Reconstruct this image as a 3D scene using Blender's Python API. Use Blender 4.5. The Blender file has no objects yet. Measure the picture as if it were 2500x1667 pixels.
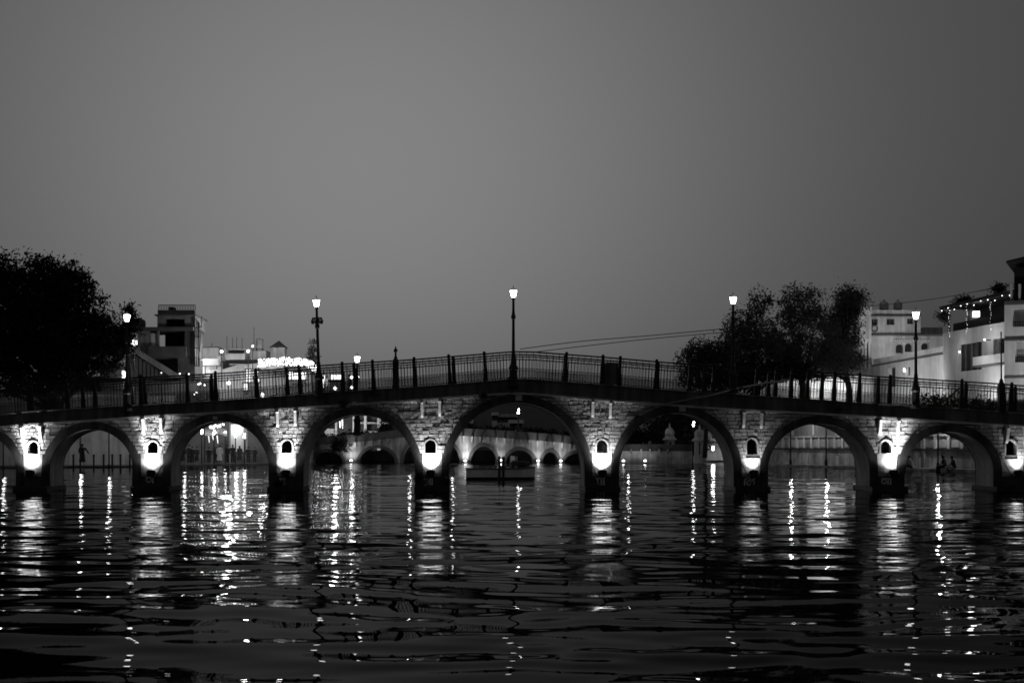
import bpy, math, random
import numpy as np
from mathutils import Vector, noise

random.seed(7)
RNG = np.random.default_rng(7)
SC = bpy.context.scene
COL = SC.collection

# ------------------------------------------------------------------ camera
F = 2500 * 50 / 36.0          # focal length in photograph pixels
CX, HY, CAMZ = 1104.0, 1086.0, 1.9
cam = bpy.data.cameras.new('camera')
cam.lens = 50
cam.sensor_width = 36
cam.shift_x = (1250 - CX) / 2500
cam.shift_y = (HY - 833.5) / 2500
cam.clip_end = 3000
cam_ob = bpy.data.objects.new('camera', cam)
cam_ob.location = (0, 0, CAMZ)
cam_ob.rotation_euler = (math.radians(90), 0, 0)
COL.objects.link(cam_ob)
SC.camera = cam_ob

# ------------------------------------------------------------------ sky
SUN_EL, SUN_AZ = math.radians(1.0), math.radians(-4.0)
world = bpy.data.worlds.new('World')
SC.world = world
world.use_nodes = True
nt = world.node_tree
for n in list(nt.nodes):
    nt.nodes.remove(n)
N = nt.nodes.new
L = nt.links.new
out = N('ShaderNodeOutputWorld')
bg = N('ShaderNodeBackground')
sky = N('ShaderNodeTexSky')
sky.sky_type = 'NISHITA'
sky.sun_disc = False
sky.sun_elevation = SUN_EL
sky.sun_rotation = SUN_AZ
sky.air_density = 1.5
sky.dust_density = 4.0
bw = N('ShaderNodeRGBToBW')
L(sky.outputs[0], bw.inputs[0])
# the dusk afterglow low over the far bank: a soft lobe round one direction
geo = N('ShaderNodeTexCoord')
dot = N('ShaderNodeVectorMath'); dot.operation = 'DOT_PRODUCT'
g_az, g_el = math.radians(-3.6), math.radians(9.3)
dot.inputs[1].default_value = (math.sin(g_az) * math.cos(g_el), math.cos(g_az) * math.cos(g_el), math.sin(g_el))
L(geo.outputs['Generated'], dot.inputs[0])
# exp(-k (1 - cos)) is a gaussian lobe
m1 = N('ShaderNodeMath'); m1.operation = 'SUBTRACT'; m1.inputs[1].default_value = 1.0
L(dot.outputs['Value'], m1.inputs[0])
m2 = N('ShaderNodeMath'); m2.operation = 'MULTIPLY'; m2.inputs[1].default_value = 27.0
L(m1.outputs[0], m2.inputs[0])
m3 = N('ShaderNodeMath'); m3.operation = 'EXPONENT'
L(m2.outputs[0], m3.inputs[0])
m4 = N('ShaderNodeMath'); m4.operation = 'MULTIPLY_ADD'
m4.inputs[1].default_value = 1.76      # glow
m4.inputs[2].default_value = 0.52      # the even dusk sky
L(m3.outputs[0], m4.inputs[0])
m5 = N('ShaderNodeMath'); m5.operation = 'MULTIPLY_ADD'   # + a little of the Nishita sky
m5.inputs[1].default_value = 0.06
L(bw.outputs[0], m5.inputs[0])
L(m4.outputs[0], m5.inputs[2])
# dusty air dims the sky towards the horizon, all the way round
sep = N('ShaderNodeSeparateXYZ'); L(geo.outputs['Generated'], sep.inputs[0])
h0 = N('ShaderNodeMath'); h0.operation = 'MAXIMUM'; h0.inputs[1].default_value = 0.0; L(sep.outputs[2], h0.inputs[0])
h1_ = N('ShaderNodeMath'); h1_.operation = 'MULTIPLY'; h1_.inputs[1].default_value = -11.5; L(h0.outputs[0], h1_.inputs[0])
h2_ = N('ShaderNodeMath'); h2_.operation = 'EXPONENT'; L(h1_.outputs[0], h2_.inputs[0])
h3_ = N('ShaderNodeMath'); h3_.operation = 'MULTIPLY_ADD'; h3_.inputs[1].default_value = -0.58; h3_.inputs[2].default_value = 1.0; L(h2_.outputs[0], h3_.inputs[0])
h4_ = N('ShaderNodeMath'); h4_.operation = 'MULTIPLY'; L(m5.outputs[0], h4_.inputs[0]); L(h3_.outputs[0], h4_.inputs[1])
L(h4_.outputs[0], bg.inputs[0])
bg.inputs[1].default_value = 0.10
L(bg.outputs[0], out.inputs[0])

SC.view_settings.view_transform = 'Standard'
SC.view_settings.look = 'None'
SC.view_settings.exposure = 0
SC.view_settings.gamma = 1
SC.view_settings.use_curve_mapping = False
SC.render.engine = 'CYCLES'
SC.cycles.use_denoising = True
SC.cycles.max_bounces = 6
SC.cycles.diffuse_bounces = 2
SC.cycles.glossy_bounces = 3
SC.cycles.caustics_reflective = False
SC.cycles.caustics_refractive = False
SC.cycles.sample_clamp_indirect = 6
SC.cycles.filter_width = 1.7
SC.render.dither_intensity = 1.0

# ------------------------------------------------------------------ helpers
def X(px, Y): return (px - CX) * Y / F
def Z(py, Y): return CAMZ + (HY - py) * Y / F
def P(px, py, Y): return (X(px, Y), Y, Z(py, Y))

OFF = {}
def tag(o, label, cat=None, group=None, kind=None):
    if label: o['label'] = label
    if cat: o['category'] = cat
    if group: o['group'] = group
    if kind: o['kind'] = kind
    return o

def thing(name, loc, label, cat, group=None):
    o = bpy.data.objects.new(name, None)
    o.empty_display_size = 0.3
    o.location = loc
    COL.objects.link(o)
    OFF[o.name] = Vector(loc)
    return tag(o, label, cat, group)

def place(name, mesh, mat, parent=None):
    if mat is not None and not mesh.materials:
        mesh.materials.append(mat)
    o = bpy.data.objects.new(name, mesh)
    COL.objects.link(o)
    if parent is not None:
        o.parent = parent
        OFF[o.name] = OFF[parent.name]
    else:
        OFF[o.name] = Vector((0, 0, 0))
    return o

class MB:
    def __init__(s): s.v = []; s.f = []
    def quad(s, a, b, c, d):
        n = len(s.v); s.v += [tuple(a), tuple(b), tuple(c), tuple(d)]; s.f.append((n, n+1, n+2, n+3)); return s
    def tri(s, a, b, c):
        n = len(s.v); s.v += [tuple(a), tuple(b), tuple(c)]; s.f.append((n, n+1, n+2)); return s
    def hexa(s, p):      # 8 points: bottom ring 0-3, top ring 4-7
        n = len(s.v); s.v += [tuple(q) for q in p]
        s.f += [(n+3, n+2, n+1, n), (n+4, n+5, n+6, n+7)] + [(n+i, n+(i+1) % 4, n+4+(i+1) % 4, n+4+i) for i in range(4)]
        return s
    def box(s, x0, x1, y0, y1, z0, z1):
        return s.hexa([(x0,y0,z0),(x1,y0,z0),(x1,y1,z0),(x0,y1,z0),(x0,y0,z1),(x1,y0,z1),(x1,y1,z1),(x0,y1,z1)])
    def tube(s, a, b, r0, r1=None, n=8, caps=True):
        r1 = r0 if r1 is None else r1
        a, b = Vector(a), Vector(b); d = (b - a)
        if d.length < 1e-6: return s
        d.normalize()
        u = d.cross(Vector((0, 0, 1)) if abs(d.z) < .9 else Vector((1, 0, 0))).normalized(); w = d.cross(u)
        k = len(s.v)
        for c, r in ((a, r0), (b, r1)):
            for i in range(n):
                t = 2*math.pi*i/n
                s.v.append(tuple(c + u*math.cos(t)*r + w*math.sin(t)*r))
        s.f += [(k+i, k+(i+1) % n, k+n+(i+1) % n, k+n+i) for i in range(n)]
        if caps: s.f += [tuple(k+n-1-i for i in range(n)), tuple(k+n+i for i in range(n))]
        return s
    def path(s, pts, r, n=6):
        for a, b in zip(pts[:-1], pts[1:]): s.tube(a, b, r, r, n)
        return s
    def lathe(s, c, prof, n=12, sx=1, sy=1, phase=0):   # prof: (radius, z)
        k = len(s.v); c = Vector(c)
        for r, z in prof:
            for i in range(n):
                t = 2*math.pi*i/n + phase
                s.v.append((c.x + r*sx*math.cos(t), c.y + r*sy*math.sin(t), c.z + z))
        for j in range(len(prof)-1):
            s.f += [(k+j*n+i, k+j*n+(i+1) % n, k+(j+1)*n+(i+1) % n, k+(j+1)*n+i) for i in range(n)]
        s.f += [tuple(k+n-1-i for i in range(n)), tuple(k+(len(prof)-1)*n+i for i in range(n))]
        return s
    def ball(s, c, r, n=8, m=5, sz=1):
        return s.lathe(c, [(max(1e-3, r*math.sin(math.pi*j/m)), -r*sz*math.cos(math.pi*j/m)) for j in range(m+1)], n)
    def build(s, name, mat, parent=None, smooth=False):
        off = OFF[parent.name] if parent is not None else Vector((0, 0, 0))
        me = bpy.data.meshes.new(name)
        me.from_pydata([(a-off.x, b-off.y, c-off.z) for a, b, c in s.v], [], s.f)
        if smooth:
            me.polygons.foreach_set('use_smooth', [True]*len(me.polygons))
        me.update()
        return place(name, me, mat, parent)

def copy_tree(o, loc, label=None):
    def cp(src, par):
        c = src.copy(); COL.objects.link(c)
        if par is not None: c.parent = par
        OFF[c.name] = Vector((0, 0, 0))
        for ch in kids.get(src.name, []): cp(ch, c)
        return c
    kids = {}
    for q in o.children_recursive:
        kids.setdefault(q.parent.name, []).append(q)
    r = cp(o, None); r.location = loc
    if label: r['label'] = label
    return r

# ------------------------------------------------------------------ materials (all grey: a black and white place)
def mat(name, v, rough=.85, var=.25, scale=1.5, bump=0.0, bscale=18, streak=0.0, spec=.3):
    m = bpy.data.materials.new(name); m.use_nodes = True
    t = m.node_tree; b = t.nodes['Principled BSDF']
    b.inputs['Roughness'].default_value = rough
    b.inputs['Specular IOR Level'].default_value = spec
    g = t.nodes.new('ShaderNodeNewGeometry')
    n1 = t.nodes.new('ShaderNodeTexNoise'); n1.inputs['Scale'].default_value = scale; n1.inputs['Detail'].default_value = 6
    t.links.new(g.outputs['Position'], n1.inputs['Vector'])
    r = t.nodes.new('ShaderNodeMapRange')
    r.inputs[1].default_value = .3; r.inputs[2].default_value = .7
    r.inputs[3].default_value = v*(1-var); r.inputs[4].default_value = v*(1+var)
    t.links.new(n1.outputs[0], r.inputs[0])
    last = r.outputs[0]
    if streak:       # rain streaks: noise stretched along z
        mp = t.nodes.new('ShaderNodeMapping'); mp.inputs['Scale'].default_value = (2.2, 2.2, .16)
        t.links.new(g.outputs['Position'], mp.inputs[0])
        n2 = t.nodes.new('ShaderNodeTexNoise'); n2.inputs['Scale'].default_value = 1.6; n2.inputs['Detail'].default_value = 5
        t.links.new(mp.outputs[0], n2.inputs['Vector'])
        r2 = t.nodes.new('ShaderNodeMapRange'); r2.inputs[1].default_value = .38; r2.inputs[2].default_value = .62
        r2.inputs[3].default_value = 1-streak; r2.inputs[4].default_value = 1
        t.links.new(n2.outputs[0], r2.inputs[0])
        mu = t.nodes.new('ShaderNodeMath'); mu.operation = 'MULTIPLY'
        t.links.new(last, mu.inputs[0]); t.links.new(r2.outputs[0], mu.inputs[1]); last = mu.outputs[0]
    t.links.new(last, b.inputs['Base Color'])
    if bump:
        n3 = t.nodes.new('ShaderNodeTexNoise'); n3.inputs['Scale'].default_value = bscale; n3.inputs['Detail'].default_value = 5
        t.links.new(g.outputs['Position'], n3.inputs['Vector'])
        bp = t.nodes.new('ShaderNodeBump'); bp.inputs['Strength'].default_value = .8; bp.inputs['Distance'].default_value = bump
        t.links.new(n3.outputs[0], bp.inputs['Height']); t.links.new(bp.outputs[0], b.inputs['Normal'])
    return m

def leafmat(name, v, tr):
    m = mat(name, v, .9, .4, .4, spec=.05)
    t = m.node_tree; b = t.nodes['Principled BSDF']; o = t.nodes['Material Output']
    src = b.inputs['Base Color'].links[0].from_socket
    tl = t.nodes.new('ShaderNodeBsdfTranslucent'); mx = t.nodes.new('ShaderNodeMixShader'); mx.inputs[0].default_value = tr
    t.links.new(src, tl.inputs[0]); t.links.new(b.outputs[0], mx.inputs[1]); t.links.new(tl.outputs[0], mx.inputs[2]); t.links.new(mx.outputs[0], o.inputs[0])
    return m
def emit(name, s):
    m = bpy.data.materials.new(name); m.use_nodes = True
    t = m.node_tree; b = t.nodes['Principled BSDF']
    b.inputs['Base Color'].default_value = (.8, .8, .8, 1)
    b.inputs['Emission Color'].default_value = (1, 1, 1, 1)
    b.inputs['Emission Strength'].default_value = s
    return m

M_stone = mat('pale_stone', .36, .9, .45, 3.2, .02, 22)
M_mortar = mat('old_mortar', .06, .95, .4, 4, .01, 30)
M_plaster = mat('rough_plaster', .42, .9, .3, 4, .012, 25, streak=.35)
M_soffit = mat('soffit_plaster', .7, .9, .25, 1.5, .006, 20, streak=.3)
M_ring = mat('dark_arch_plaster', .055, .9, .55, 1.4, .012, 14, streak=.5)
M_fascia = mat('dark_concrete', .13, .9, .35, 1.2, .008, 16, streak=.5)  # dark base tone with noise and vertical streaks
M_ledge = mat('ledge_stone', .42, .9, .35, 3, .01, 20)
M_plinth = mat('wet_plinth', .025, .6, .5, 2, .02, 12)
M_iron = mat('black_iron', .012, .5, .3, 8)
M_rail = mat('painted_rail', .014, .55, .3, 6)
M_bark = mat('bark', .05, .9, .4, 6)
M_leaf = None
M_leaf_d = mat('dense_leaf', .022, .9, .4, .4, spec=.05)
M_ground = mat('ground_earth', .10, .95, .4, .4)
M_hill = mat('hill_scrub', .075, .95, .35, .05)
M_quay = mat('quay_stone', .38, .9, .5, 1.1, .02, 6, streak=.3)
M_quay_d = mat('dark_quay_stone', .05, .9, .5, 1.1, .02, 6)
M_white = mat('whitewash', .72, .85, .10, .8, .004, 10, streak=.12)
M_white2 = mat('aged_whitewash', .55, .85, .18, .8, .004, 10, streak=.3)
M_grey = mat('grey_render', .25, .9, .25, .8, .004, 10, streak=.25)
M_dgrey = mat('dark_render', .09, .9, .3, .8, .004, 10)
M_trim = mat('dark_trim', .13, .8, .2, 2)
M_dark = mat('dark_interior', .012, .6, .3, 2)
M_glass = mat('dark_pane', .015, .15, .2, 2, spec=.5)
M_boat = mat('pale_boat_paint', .85, .6, .15, 2)
M_cloth_d = mat('dark_cloth', .02, .9, .3, 5)
M_cloth_l = mat('pale_cloth', .42, .9, .15, 5)
M_skin = mat('skin', .14, .6, .1, 8)
M_hair = mat('hair', .01, .5, .2, 20)
M_paint = mat('white_lettering', .85, .7, .1, 9)
M_cable = mat('grey_cable', .13, .7, .2, 4)
M_tank = mat('tank_plastic', .5, .6, .1, 2)
M_farwall = mat('far_bridge_plaster', .34, .9, .35, 1.0, .01, 8, streak=.4)
E_lantern = emit('lantern_glass', 16)
E_quay = emit('quay_lamp_glass', 40)
E_fairy = emit('fairy_bulb', 5)
E_sign = emit('lit_panel', 3.0)
E_window = emit('lit_window', 1.3)
E_spot = emit('floodlight_lens', 6)

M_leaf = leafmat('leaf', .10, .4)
def lamp(name, kind, loc, watts, parent=None, radius=.1, aim=None, angle=60, blend=1.0):
    li = bpy.data.lights.new(name, kind)
    li.energy = watts
    li.shadow_soft_size = radius
    if kind == 'SPOT':
        li.spot_size = math.radians(angle); li.spot_blend = blend
    o = bpy.data.objects.new(name, li)
    COL.objects.link(o)
    if parent is not None:
        o.parent = parent
        o.location = Vector(loc) - OFF[parent.name]
    else:
        o.location = loc
    if aim is not None:
        o.rotation_euler = (Vector(aim)).to_track_quat('-Z', 'Y').to_euler()
    return o

# ------------------------------------------------------------------ water, ground, hills
WL = .16        # water level
def waves(x, y):
    h = np.zeros_like(x)
    comps = []
    for i in range(60):
        lam = .5 * (8 ** RNG.random())
        ang = RNG.normal(math.pi/2, .48)
        ph = RNG.random()*6.283
        k = 2*math.pi/lam
        slope = .0056
        comps.append((k*math.cos(ang), k*math.sin(ang), ph, slope/k))
    # slow warping breaks the regular trains
    wx = x + .6*np.sin(.31*y+1.3) + .35*np.sin(.77*x+.41*y)
    wy = y + .5*np.sin(.27*x+.8) + .3*np.sin(.63*x-.52*y+2.1)
    gust = .80 + .28*np.sin(.21*x+.35*y+.4)*np.sin(.13*x-.23*y+1.9) + .2*np.sin(.55*x+1.1*y)*np.sin(.8*y-.3*x)
    for kx, ky, ph, a in comps:
        h += a*np.sin(kx*wx+ky*wy+ph)
    return h*gust

ys = [6.0]
while ys[-1] < 150:
    ys.append(ys[-1] + max(.03, .0021*ys[-1]))
ys = np.array(ys)
nc = 460
u = np.linspace(-1, 1, nc)
U, YY = np.meshgrid(u, ys)
half = 5.5 + .45*YY
XX = U*half + .022*YY
ZZ = waves(XX, YY) + WL
nr = len(ys)
verts = np.stack([XX, YY, ZZ], -1).reshape(-1, 3)
idx = np.arange(nr*nc).reshape(nr, nc)
quads = np.stack([idx[:-1, :-1], idx[:-1, 1:], idx[1:, 1:], idx[1:, :-1]], -1).reshape(-1, 4)
def np_mesh(name, verts, quads, smooth=True):
    me = bpy.data.meshes.new(name)
    me.vertices.add(len(verts)); me.vertices.foreach_set('co', verts.astype(np.float32).ravel())
    k = quads.shape[1]
    me.loops.add(quads.size); me.loops.foreach_set('vertex_index', quads.astype(np.int32).ravel())
    me.polygons.add(len(quads))
    me.polygons.foreach_set('loop_start', np.arange(0, quads.size, k, dtype=np.int32))
    me.polygons.foreach_set('loop_total', np.full(len(quads), k, dtype=np.int32))
    if smooth: me.polygons.foreach_set('use_smooth', np.ones(len(quads), dtype=bool))
    me.update(); me.validate()
    return me
def water_mat():
    m = bpy.data.materials.new('lake_water'); m.use_nodes = True
    t = m.node_tree
    for n in list(t.nodes): t.nodes.remove(n)
    o = t.nodes.new('ShaderNodeOutputMaterial')
    fr = t.nodes.new('ShaderNodeFresnel'); fr.inputs[0].default_value = 1.03
    df = t.nodes.new('ShaderNodeBsdfDiffuse'); df.inputs[0].default_value = (.004, .004, .004, 1)
    gl = t.nodes.new('ShaderNodeBsdfGlossy'); gl.inputs[0].default_value = (.95, .95, .95, 1); gl.inputs['Roughness'].default_value = .012
    mx = t.nodes.new('ShaderNodeMixShader')
    g = t.nodes.new('ShaderNodeNewGeometry')
    mp = t.nodes.new('ShaderNodeMapping'); mp.inputs['Scale'].default_value = (.55, 1.5, 1)
    t.links.new(g.outputs['Position'], mp.inputs[0])
    nz = t.nodes.new('ShaderNodeTexNoise'); nz.inputs['Scale'].default_value = 3.2; nz.inputs['Detail'].default_value = 3
    t.links.new(mp.outputs[0], nz.inputs['Vector'])
    bp = t.nodes.new('ShaderNodeBump'); bp.inputs['Strength'].default_value = .5; bp.inputs['Distance'].default_value = .001
    t.links.new(nz.outputs[0], bp.inputs['Height'])
    for s in (fr, gl): t.links.new(bp.outputs[0], s.inputs['Normal'])
    t.links.new(fr.outputs[0], mx.inputs[0]); t.links.new(df.outputs[0], mx.inputs[1]); t.links.new(gl.outputs[0], mx.inputs[2])
    t.links.new(mx.outputs[0], o.inputs[0])
    return m
M_water = water_mat()
w = place('water', np_mesh('water', verts, quads), M_water)
tag(w, 'dark rippled lake water reflecting the lamps', None, None, 'structure')
lb = MB().quad((-900, -60, -.9), (900, -60, -.9), (900, 1500, -.9), (-900, 1500, -.9)).build('lake_bed', M_plinth)
tag(lb, None, kind='structure')
# still water outside the rippled sheet
wo = MB()
wo.quad((-400, -60, .06), (400, -60, .06), (400, 8, .06), (-400, 8, .06))
for sgn in (-1, 1):
    xs = [sgn*(5.2+.45*y)+.022*y for y in (6, 150)]
    wo.quad((xs[0], 6, .08), (sgn*400, 6, .08), (sgn*400, 150, .08), (xs[1], 150, .08))
o = wo.build('water_margin', M_water); tag(o, None, kind='structure')

g = MB()
g.quad((-900, 146, .3), (900, 146, .3), (900, 1500, .3), (-900, 1500, .3))
tag(g.build('ground', M_ground), None, kind='structure')

# hill beyond the back bridge
hn_x, hn_y = 90, 24
hx = np.linspace(-160, 200, hn_x); hy = np.linspace(190, 420, hn_y)
hv = []
for j, yy in enumerate(hy):
    for i, xx in enumerate(hx):
        e = math.sin(math.pi*j/(hn_y-1))
        base = 13.5*e*(.75+.25*math.sin(xx*.018+.6))
        hv.append((xx, yy, -.5 + base + 1.6*e*noise.noise(Vector((xx*.05, yy*.05, 0)))))
hidx = np.arange(hn_x*hn_y).reshape(hn_y, hn_x)
hq = np.stack([hidx[:-1, :-1], hidx[:-1, 1:], hidx[1:, 1:], hidx[1:, :-1]], -1).reshape(-1, 4)
tag(place('hill', np_mesh('hill', np.array(hv), hq), M_hill), None, kind='structure')

# ------------------------------------------------------------------ the near bridge
YB, W = 54.25, 1.8
def bx(px): return X(px, YB)
def bz(py): return Z(py, YB)
ARCH = [(-157, 40, 1057), (122, 326, 1048), (417, 657, 1028), (741, 1013, 1012), (1097, 1427, 983), (1511, 1791, 1008),
        (1874, 2123, 1034), (2207, 2425, 1054), (2516, 2716, 1062)]
ARCH = [(bx(a), bx(b), bz(c)) for a, b, c in ARCH]
SPR = bz(1148)
_fx = [-300, 0, 78, 232, 350, 457, 560, 640, 735, 790, 910, 1015, 1098, 1185, 1258, 1300, 1380, 1460, 1510, 1600, 1680, 1800, 1890, 1970, 2050, 2140, 2230, 2345, 2440, 2500, 2760]
_fy = [1034, 1011, 1003, 994, 987, 982, 976, 970, 962, 958, 950, 943.5, 937, 930, 924, 925, 931, 937, 941, 949, 955, 962, 967.5, 973, 978.5, 985, 990, 997, 1003, 1008, 1028]
_lx = [-300, 0, 79, 232, 373, 560, 700, 850, 1052, 1160, 1258, 1300, 1380, 1470, 1600, 1700, 1836, 2000, 2100, 2175, 2316, 2480, 2500, 2760]
_ly = [1068, 1045, 1038, 1028, 1018, 1008, 1000, 990, 977, 968, 962, 964, 971, 979, 988, 996, 1004, 1012, 1018, 1023, 1032, 1042, 1044, 1060]
FXm = [bx(a) for a in _fx]; FZm = [bz(a) for a in _fy]
LXm = [bx(a) for a in _lx]; LZm = [bz(a) for a in _ly]
def fas(x): return float(np.interp(x, FXm, FZm))
def led(x): return float(np.interp(x, LXm, LZm))
def slope(x): return (fas(x+.8)-fas(x-.8))/1.6
PIERX = [79, 373, 700, 1052, 1468, 1836, 2168, 2478]
NICHE = [(81, 1078, 1108), (373, 1078, 1107), (700, 1075, 1106), (1051, 1074, 1106), (1470, 1074, 1106), (1836, 1071, 1109), (2163, 1076, 1107), (2468, 1075, 1111)]
POW = [1150, 1000, 720, 400, 380, 105, 1000, 95]

bridge = thing('arch_bridge', (bx(1258), YB, 0), 'long humped stone footbridge on eight arches, its piers lit from below', 'bridge')

def arch_z(a, x, grow=0.0):
    c = (a[0]+a[1])/2; hw = (a[1]-a[0])/2+grow; rise = a[2]-SPR+grow
    t = max(0, 1-((x-c)/hw)**2)
    return SPR + rise*math.sqrt(t)
def arch_edge(a, z, side, grow):      # x of the arch flank at height z
    c = (a[0]+a[1])/2; hw = (a[1]-a[0])/2+grow; rise = a[2]-SPR+grow
    if z <= SPR: return c+side*hw
    q = (z-SPR)/rise
    return c if q >= 1 else c+side*hw*math.sqrt(1-q*q)

def arch_part(a, Y0, Y1, topf, zbot, mat_face, mat_in, mat_ring, parent, spring, ringw, n=40, proud=.05):
    """one arch: soffit, the spandrel above it, its projecting ring"""
    c = (a[0]+a[1])/2; hw = (a[1]-a[0])/2; rise = a[2]-spring
    pts = [(c-hw, zbot)] + [(c-hw*math.cos(math.pi*i/n), spring+rise*math.sin(math.pi*i/n)) for i in range(n+1)] + [(c+hw, zbot)]
    body = MB()
    for (x0, z0), (x1, z1) in zip(pts[1:-2], pts[2:-1]):
        body.quad((x0, Y0, z0), (x1, Y0, z1), (x1, Y0, topf(x1)), (x0, Y0, topf(x0)))
        body.quad((x1, Y1, z1), (x0, Y1, z0), (x0, Y1, topf(x0)), (x1, Y1, topf(x1)))
        body.quad((x0, Y0, topf(x0)), (x1, Y0, topf(x1)), (x1, Y1, topf(x1)), (x0, Y1, topf(x0)))
    part = body.build('arch', mat_face, parent)
    so = MB()
    for (x0, z0), (x1, z1) in zip(pts[:-1], pts[1:]):
        so.quad((x0, Y0, z0), (x0, Y1, z0), (x1, Y1, z1), (x1, Y0, z1))
    s = so.build('soffit', mat_in, part, smooth=True)
    if ringw:
        for Ya, Yb in ((Y0-proud, Y0+.02), (Y1-.02, Y1+proud)):
            r = MB()
            outp = [(c-hw-ringw, zbot)] + [(c-(hw+ringw)*math.cos(math.pi*i/n), spring+(rise+ringw)*math.sin(math.pi*i/n)) for i in range(n+1)] + [(c+hw+ringw, zbot)]
            for (p0, p1), (q0, q1) in zip(zip(pts[:-1], pts[1:]), zip(outp[:-1], outp[1:])):
                A = lambda p, y: (p[0], y, min(p[1], topf(p[0])+.02))
                r.quad(A(p0, Ya), A(p1, Ya), A(q1, Ya), A(q0, Ya))
                r.quad(A(p1, Yb), A(p0, Yb), A(q0, Yb), A(q1, Yb))
                r.quad(A(p0, Yb), A(p1, Yb), A(p1, Ya), A(p0, Ya))
                r.quad(A(q0, Ya), A(q1, Ya), A(q1, Yb), A(q0, Yb))
            r.build('arch_ring', mat_ring, part)
    return part

arch_parts = [arch_part(a, YB, YB+W, led, -.8, M_mortar, M_soffit, M_ring, bridge, SPR, .30, 40, .085) for a in ARCH]

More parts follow.
